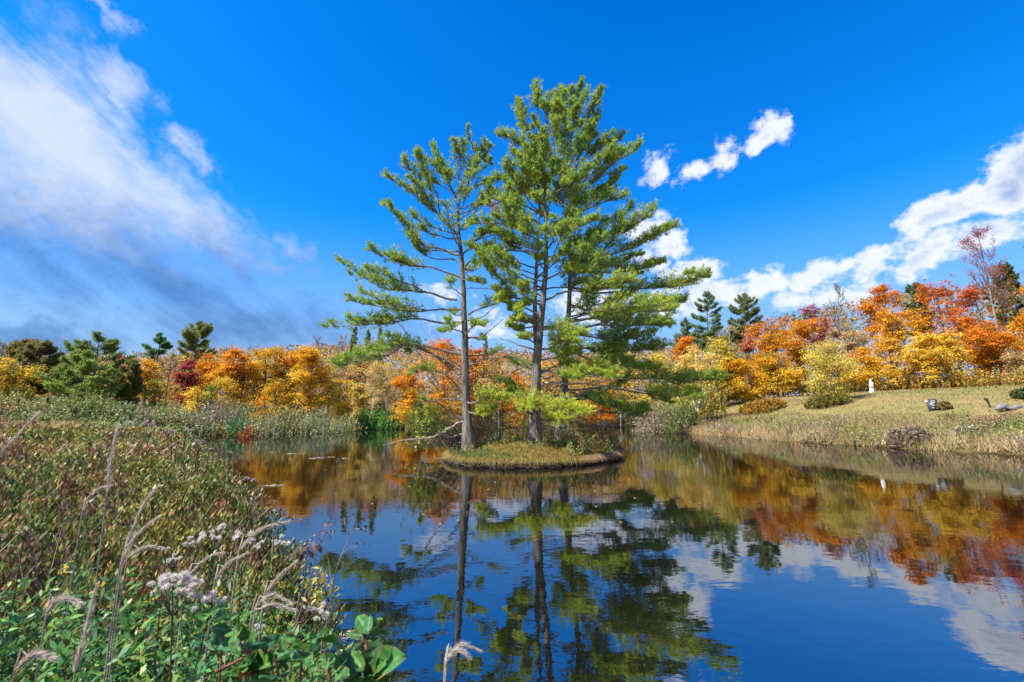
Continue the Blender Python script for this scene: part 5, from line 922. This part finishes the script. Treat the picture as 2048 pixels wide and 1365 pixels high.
for i, (px, py, w, Y, lab) in enumerate([(431, 1062, 34, 2.9, 'pale seed head highest of those in the shrub edge cluster'), (392, 1086, 40, 2.7, 'broad pale seed head left in the shrub edge cluster'), (428, 1080, 30, 2.8, 'pale seed head in the middle of the shrub edge cluster'), (488, 1076, 44, 2.9, 'broad pale seed head under the long arching plume'), (560, 1086, 34, 3.2, 'pale seed head rightmost in the shrub edge cluster'), (525, 1098, 34, 3.0, 'pale seed head low at the right of the shrub edge cluster'), (333, 1100, 20, 2.3, 'small round tan seed head on a slanting stalk'), (346, 1122, 26, 2.4, 'small pale seed head below the round tan one'), (515, 1260, 30, 1.9, 'greyish seed head above the broad green leaves'), (50, 1062, 20, 2.0, 'small pale seed head near the left border')]): seed_plant(px, py, w, w * .7, Y, lab, 8, 44)
for i, (px, py, w, Y, lab) in enumerate([(345, 866, 34, 13, 'lavender pink seed head furthest up the left shore'), (372, 862, 26, 14, 'lavender pink seed head at the far water corner'), (398, 884, 18, 10, 'pinkish seed head highest against the pond'), (352, 890, 22, 10.5, 'pinkish seed head at the edge of the shrubs'), (396, 893, 22, 10, 'pinkish seed head second against the pond'), (418, 899, 16, 9.5, 'small pinkish seed head right of the second'), (460, 907, 15, 9, 'lone small pinkish seed head over the water'), (502, 962, 28, 7, 'pale seed head on the shrubs below the orange reflection'), (300, 855, 40, 14, 'lavender seed heads at the end of the pale grass crest')]): seed_plant(px, py, w, w * .6, Y, lab, 7, 30, (.50, .40, .38), 'pinkish seed heads by the shore')
def plume(pix, Y, label, w=.012, col=(.50, .43, .38), n=260, group='grass plumes on the near bank', Y1=None):
    pts = np.array([P(a_, b_, Y + (0 if Y1 is None else (Y1 - Y) * i / (len(pix) - 1))) for i, (a_, b_) in enumerate(pix)]); b0 = pts[0]; dirx = pts[0] - pts[1]; base = np.array([b0[0] + dirx[0] * .9, b0[1] + .02, 0]); base[2] = max(G(base[0], base[1]), 0) if True else 0
    t = thing('grass_plume', base, label, 'grass plume', group); sb, pb = Buf(), Buf(); sb.tubes(bez([base - UP * .03, base * .45 + b0 * .55 + dirx * .12, b0, pts[1]], 10), np.linspace(.0035, .0018, 10) * max(1, Y * .6), 4); obj('stem', sb, 'dead_wood', t)
    k = 16; pp = bez(pts, k); f = rng.random(n) ** .9; g = f * (k - 1); i = np.clip(g.astype(int), 0, k - 2); ff = (g - i)[:, None]; c = pp[i] * (1 - ff) + pp[i + 1] * ff; T = unit(pp[i + 1] - pp[i]); ln = w * 3.2 * (1 - .55 * f)
    pb.needles(c + rng.normal(0, w * .16, (n, 3)), T * 1.5 + rand_unit(n) * .55, ln * rng.uniform(.7, 1.3, n), w * .22, jit(col, n, .05, .15)); pb.tubes(pp, np.linspace(w * .22, w * .05, k), 4, col); obj('plume', pb, 'fluff', t); return t
PL = [([(246, 1120), (268, 1050), (290, 1005), (316, 974)], 1.7, 'tall tan plume pointing up right in the middle of the shrubs'), ([(240, 1135), (262, 1085), (290, 1055), (316, 1036)], 1.6, 'shorter plume parallel to and below the tall tan one'), ([(0, 908), (30, 876), (56, 848), (76, 828)], 2.0, 'grey plume crossing the left border above the shrubs'), ([(214, 985), (220, 940), (226, 898), (236, 850)], 2.2, 'dark brown upright plume left of the shrub crest'), ([(165, 1022), (180, 995), (198, 978), (222, 972)], 2.0, 'bent grey plume left of the tall tan one'),
      ([(478, 1102), (505, 1072), (535, 1054), (578, 1043)], 1.8, 'long arching plume above the pale seed head cluster'), ([(430, 1160), (450, 1135), (468, 1120), (494, 1108)], 1.7, 'plume beneath the long arching one'), ([(528, 1192), (548, 1165), (566, 1146), (592, 1124)], 1.7, 'straight plume pointing at the blue water'), ([(505, 1218), (530, 1198), (550, 1192), (582, 1206)], 1.6, 'drooping plume, upper of two by the water'), ([(510, 1222), (535, 1212), (558, 1212), (588, 1220)], 1.55, 'drooping plume, lower of two by the water'),
      ([(890, 1325), (905, 1305), (925, 1290), (960, 1302)], 1.5, 'pale drooping plume alone over the dark water, bottom middle'), ([(893, 1320), (908, 1306), (922, 1304), (937, 1314)], 1.48, 'short side plume beside the lone drooping one'), ([(150, 1345), (168, 1280), (182, 1220), (192, 1172)], 1.25, 'brown upright plume in the lower left corner'), ([(92, 1230), (110, 1205), (135, 1198), (160, 1208)], 1.2, 'curled grey plume at the lower left'), ([(30, 1340), (58, 1316), (84, 1310), (106, 1318)], 1.1, 'curled pale plume at the bottom left border'), ([(255, 1115), (280, 1100), (300, 1094), (320, 1096)], 1.7, 'low grey plume left of the round tan seed head'), ([(375, 1155), (400, 1128), (424, 1112), (448, 1106)], 1.9, 'short plume below the middle seed heads')]
for pix, Y, lab in PL: plume(pix, Y, lab, w=.0105 if Y < 2.05 else .014)
# broad green leaves
def leaf_mesh(name, col, col2, fold, curl):
    nu, nv = 7, 11; b = Buf(); u = np.linspace(-1, 1, nu); v = np.linspace(0, 1, nv); U, V_ = np.meshgrid(u, v); w = .25 * np.sin(np.clip(V_, .0, 1) ** .8 * pi) ** .75 * (1 + .05 * np.sin(V_ * 40))
    x = U * w; y = V_; z = fold * np.abs(U) * w * 1.6 - curl * V_ ** 2 * .5 + .02 * np.sin(V_ * 44 - np.abs(U) * 5) * (1 - np.abs(U) * .5) + .03 * np.sin(V_ * 9 + U * 2)
    ii = np.arange(nu * nv).reshape(nv, nu); cc = np.where((np.abs(U) < .2)[..., None], col2, col) * (1 + rng.normal(0, .10, (nv, nu, 1)) + .18 * np.sin(V_ * 44 - np.abs(U) * 5)[..., None]); ed = (np.abs(U) > .9) & (rng.random((nv, nu)) < .3); cc[ed] = (.20, .12, .05); b.add(np.stack([x, y, z], -1), q=np.stack([ii[:-1, :-1], ii[:-1, 1:], ii[1:, 1:], ii[1:, :-1]], -1).reshape(-1, 4), c=cc); return b.mesh(name, 'broad_leaf', smooth=True)
MAT['broad_leaf'] = leaf_mat('broad_leaf', .35, .6, .25)
LM = [leaf_mesh('leaf', (.045, .16, .035), (.10, .23, .07), .35, .35), leaf_mesh('leaf', (.04, .15, .06), (.10, .23, .11), .15, .6), leaf_mesh('leaf', (.06, .16, .022), (.12, .22, .05), .45, .2), leaf_mesh('leaf', (.035, .10, .035), (.08, .15, .06), .25, .8), leaf_mesh('leaf', (.26, .10, .05), (.30, .16, .08), .4, .6)]
def put_leaf(parent, base, tip, kind, facing=None):
    base = np.asarray(base); tip = np.asarray(tip); yv = tip - base; L_ = np.linalg.norm(yv); yv = yv / L_; f = np.asarray(facing if facing is not None else rng.normal(0, .38, 3) + np.array([-.15, -.7, .8])); xv = unit(np.cross(yv, f)); zv = np.cross(xv, yv)
    o = bpy.data.objects.new('leaf', LM[kind]); COL.objects.link(o); o.parent = parent; m4 = Matrix([[*(np.array([xv[i], yv[i], zv[i]]) * L_), (base - parent_world(parent))[i]] for i in range(3)] + [[0, 0, 0, 1]]); o.matrix_local = m4
def sapling(label, Y, stems, leaves_, group='broad-leaved saplings at the water edge'):
    b0 = P(*stems[0][0], Y); base = np.array([b0[0], Y, max(G(b0[0], Y), -.05)]); t = thing('broadleaf_sapling', base, label, 'sapling', group); sb = Buf()
    for pix in stems:
        pts = [P(a_, b_, Y + rng.normal(0, .02)) for a_, b_ in pix]
        if pix is stems[0]: pts = [base - UP * .05] + pts
        sb.tubes(bez(pts, 8), np.linspace(.005, .002, 8), 5)
    obj('stem', sb, 'red_stem', t)
    for (bx, by, tx, ty, kd) in leaves_: put_leaf(t, P(bx, by, Y + rng.normal(0, .03)), P(tx, ty, Y + float(np.clip(rng.normal(0, .03), -.05, .05))), kd)
sapling('young sapling with upright bright green leaves rising from the water edge', 1.75, [[(722, 1330), (734, 1275)], [(730, 1290), (745, 1262)]], [(738, 1268, 712, 1226, 0), (738, 1262, 764, 1234, 2), (738, 1272, 778, 1262, 0), (735, 1275, 694, 1262, 3), (736, 1266, 737, 1226, 1), (734, 1282, 770, 1284, 3), (732, 1286, 702, 1290, 3), (730, 1295, 690, 1312, 1)])
sapling('lowest sapling with big serrated leaves at the bottom edge, middle', 1.35, [[(728, 1362), (732, 1330)]], [(728, 1342, 698, 1300, 0), (730, 1345, 742, 1300, 3), (732, 1348, 792, 1310, 0), (735, 1352, 780, 1362, 1), (724, 1350, 664, 1352, 0), (728, 1355, 708, 1382, 0), (732, 1358, 772, 1385, 2), (726, 1340, 712, 1300, 1), (734, 1350, 760, 1322, 2), (720, 1352, 684, 1325, 3), (725, 1362, 655, 1385, 2)])
lv = []
for i in range(44):
    bx, by = rng.uniform(470, 690), rng.uniform(1275, 1370); a_ = rng.uniform(-pi * .95, pi * .15); L_ = rng.uniform(28, 46); lv.append((bx, by, bx + cos(a_) * L_, by + sin(a_) * L_ * .75, int(rng.choice(5, p=[.38, .22, .2, .16, .04]))))
sapling('broad leafy sapling thicket left of the white seed head, bottom edge', 1.3, [[(600, 1365), (606, 1310)], [(520, 1365), (540, 1300), (580, 1285)], [(430, 1345), (470, 1325), (500, 1308)], [(660, 1365), (650, 1300)], [(560, 1365), (548, 1310)]], lv)
lv = []
for i in range(14):
    bx, by = rng.uniform(400, 480), rng.uniform(1240, 1300); a_ = rng.uniform(-pi * .9, pi * .1); L_ = rng.uniform(28, 44); lv.append((bx, by, bx + cos(a_) * L_, by + sin(a_) * L_ * .8, int(rng.choice(5, p=[.3, .3, .2, .18, .02]))))
sapling('small pale-leaved sapling under the second fluffy seed head', 1.5, [[(440, 1340), (446, 1275)]], lv)
# tall dry weeds against the water
def dry_weed(label, Y, main, sides, bits, col, blen=.02, mat='twig', hang=False):
    b0 = P(*main[0], Y); base = np.array([b0[0], Y, max(G(b0[0], Y), -.05)]); t = thing('dry_weed', base, label, 'weed', 'dry weeds against the water'); sb = Buf(); sb.tubes(bez([base - UP * .05] + [P(a_, b_, Y) for a_, b_ in main], 14), np.linspace(.005, .0016, 14), 5)
    for s in sides: sb.tubes(bez([P(a_, b_, Y + rng.normal(0, .03)) for a_, b_ in s], 6), np.linspace(.0022, .001, 6), 3)
    obj('stem', sb, mat, t)
    for (px, py, m, sp) in bits:
        lb = Buf(); c = P(px, py, Y) + rng.normal(0, 1, (m, 3)) * sp * Y / FPX; dv = rand_unit(m) - UP * (1.6 if hang else .2); lb.leaves(c, dv, rand_unit(m), blen * rng.uniform(.7, 1.4, m), blen * .4, jit(col, m), .2); obj('seed_cluster' if not hang else 'dry_leaves', lb, 'shrub', t, kind='stuff')
dry_weed('tall thin dry weed with dark seed clusters, rightmost against the blue water', 2.4, [(640, 1330), (650, 1265), (662, 1200), (672, 1140), (700, 1075), (722, 1042)], [[(664, 1180), (655, 1110), (640, 1090)], [(680, 1112), (705, 1092), (718, 1096)], [(700, 1075), (690, 1050), (688, 1035)], [(712, 1058), (728, 1060), (735, 1064)]], [(722, 1044, 16, 9), (690, 1038, 12, 8), (716, 1096, 14, 8), (733, 1062, 10, 6), (640, 1092, 8, 7), (704, 1060, 10, 8)], (.10, .07, .07), .022)
dry_weed('shorter dry weed with a rusty head and hanging dark leaves', 2.6, [(588, 1290), (602, 1220), (622, 1150), (634, 1095), (654, 1062)], [[(634, 1095), (618, 1085), (604, 1092)], [(622, 1150), (640, 1120), (650, 1108)]], [(654, 1062, 26, 7), (636, 1070, 14, 6)], (.34, .13, .07), .02)
dry_weed('weed with drooping dark leaves at the tip of the shrubby bank', 2.7, [(590, 1250), (604, 1180), (616, 1120), (630, 1092)], [[(616, 1120), (604, 1096), (596, 1090)]], [(606, 1094, 6, 5), (622, 1092, 6, 5), (634, 1084, 6, 5)], (.14, .09, .08), .06, hang=True)
dry_weed('small willow-like sprig with yellowish leaves beside the tall dry weed', 2.2, [(585, 1300), (606, 1240), (630, 1185), (645, 1150)], [[(606, 1240), (618, 1195), (622, 1160)], [(600, 1260), (640, 1210), (652, 1185)]], [(645, 1152, 16, 9), (624, 1164, 16, 9), (650, 1188, 14, 9), (632, 1185, 14, 10)], (.36, .32, .07), .035, 'red_stem')
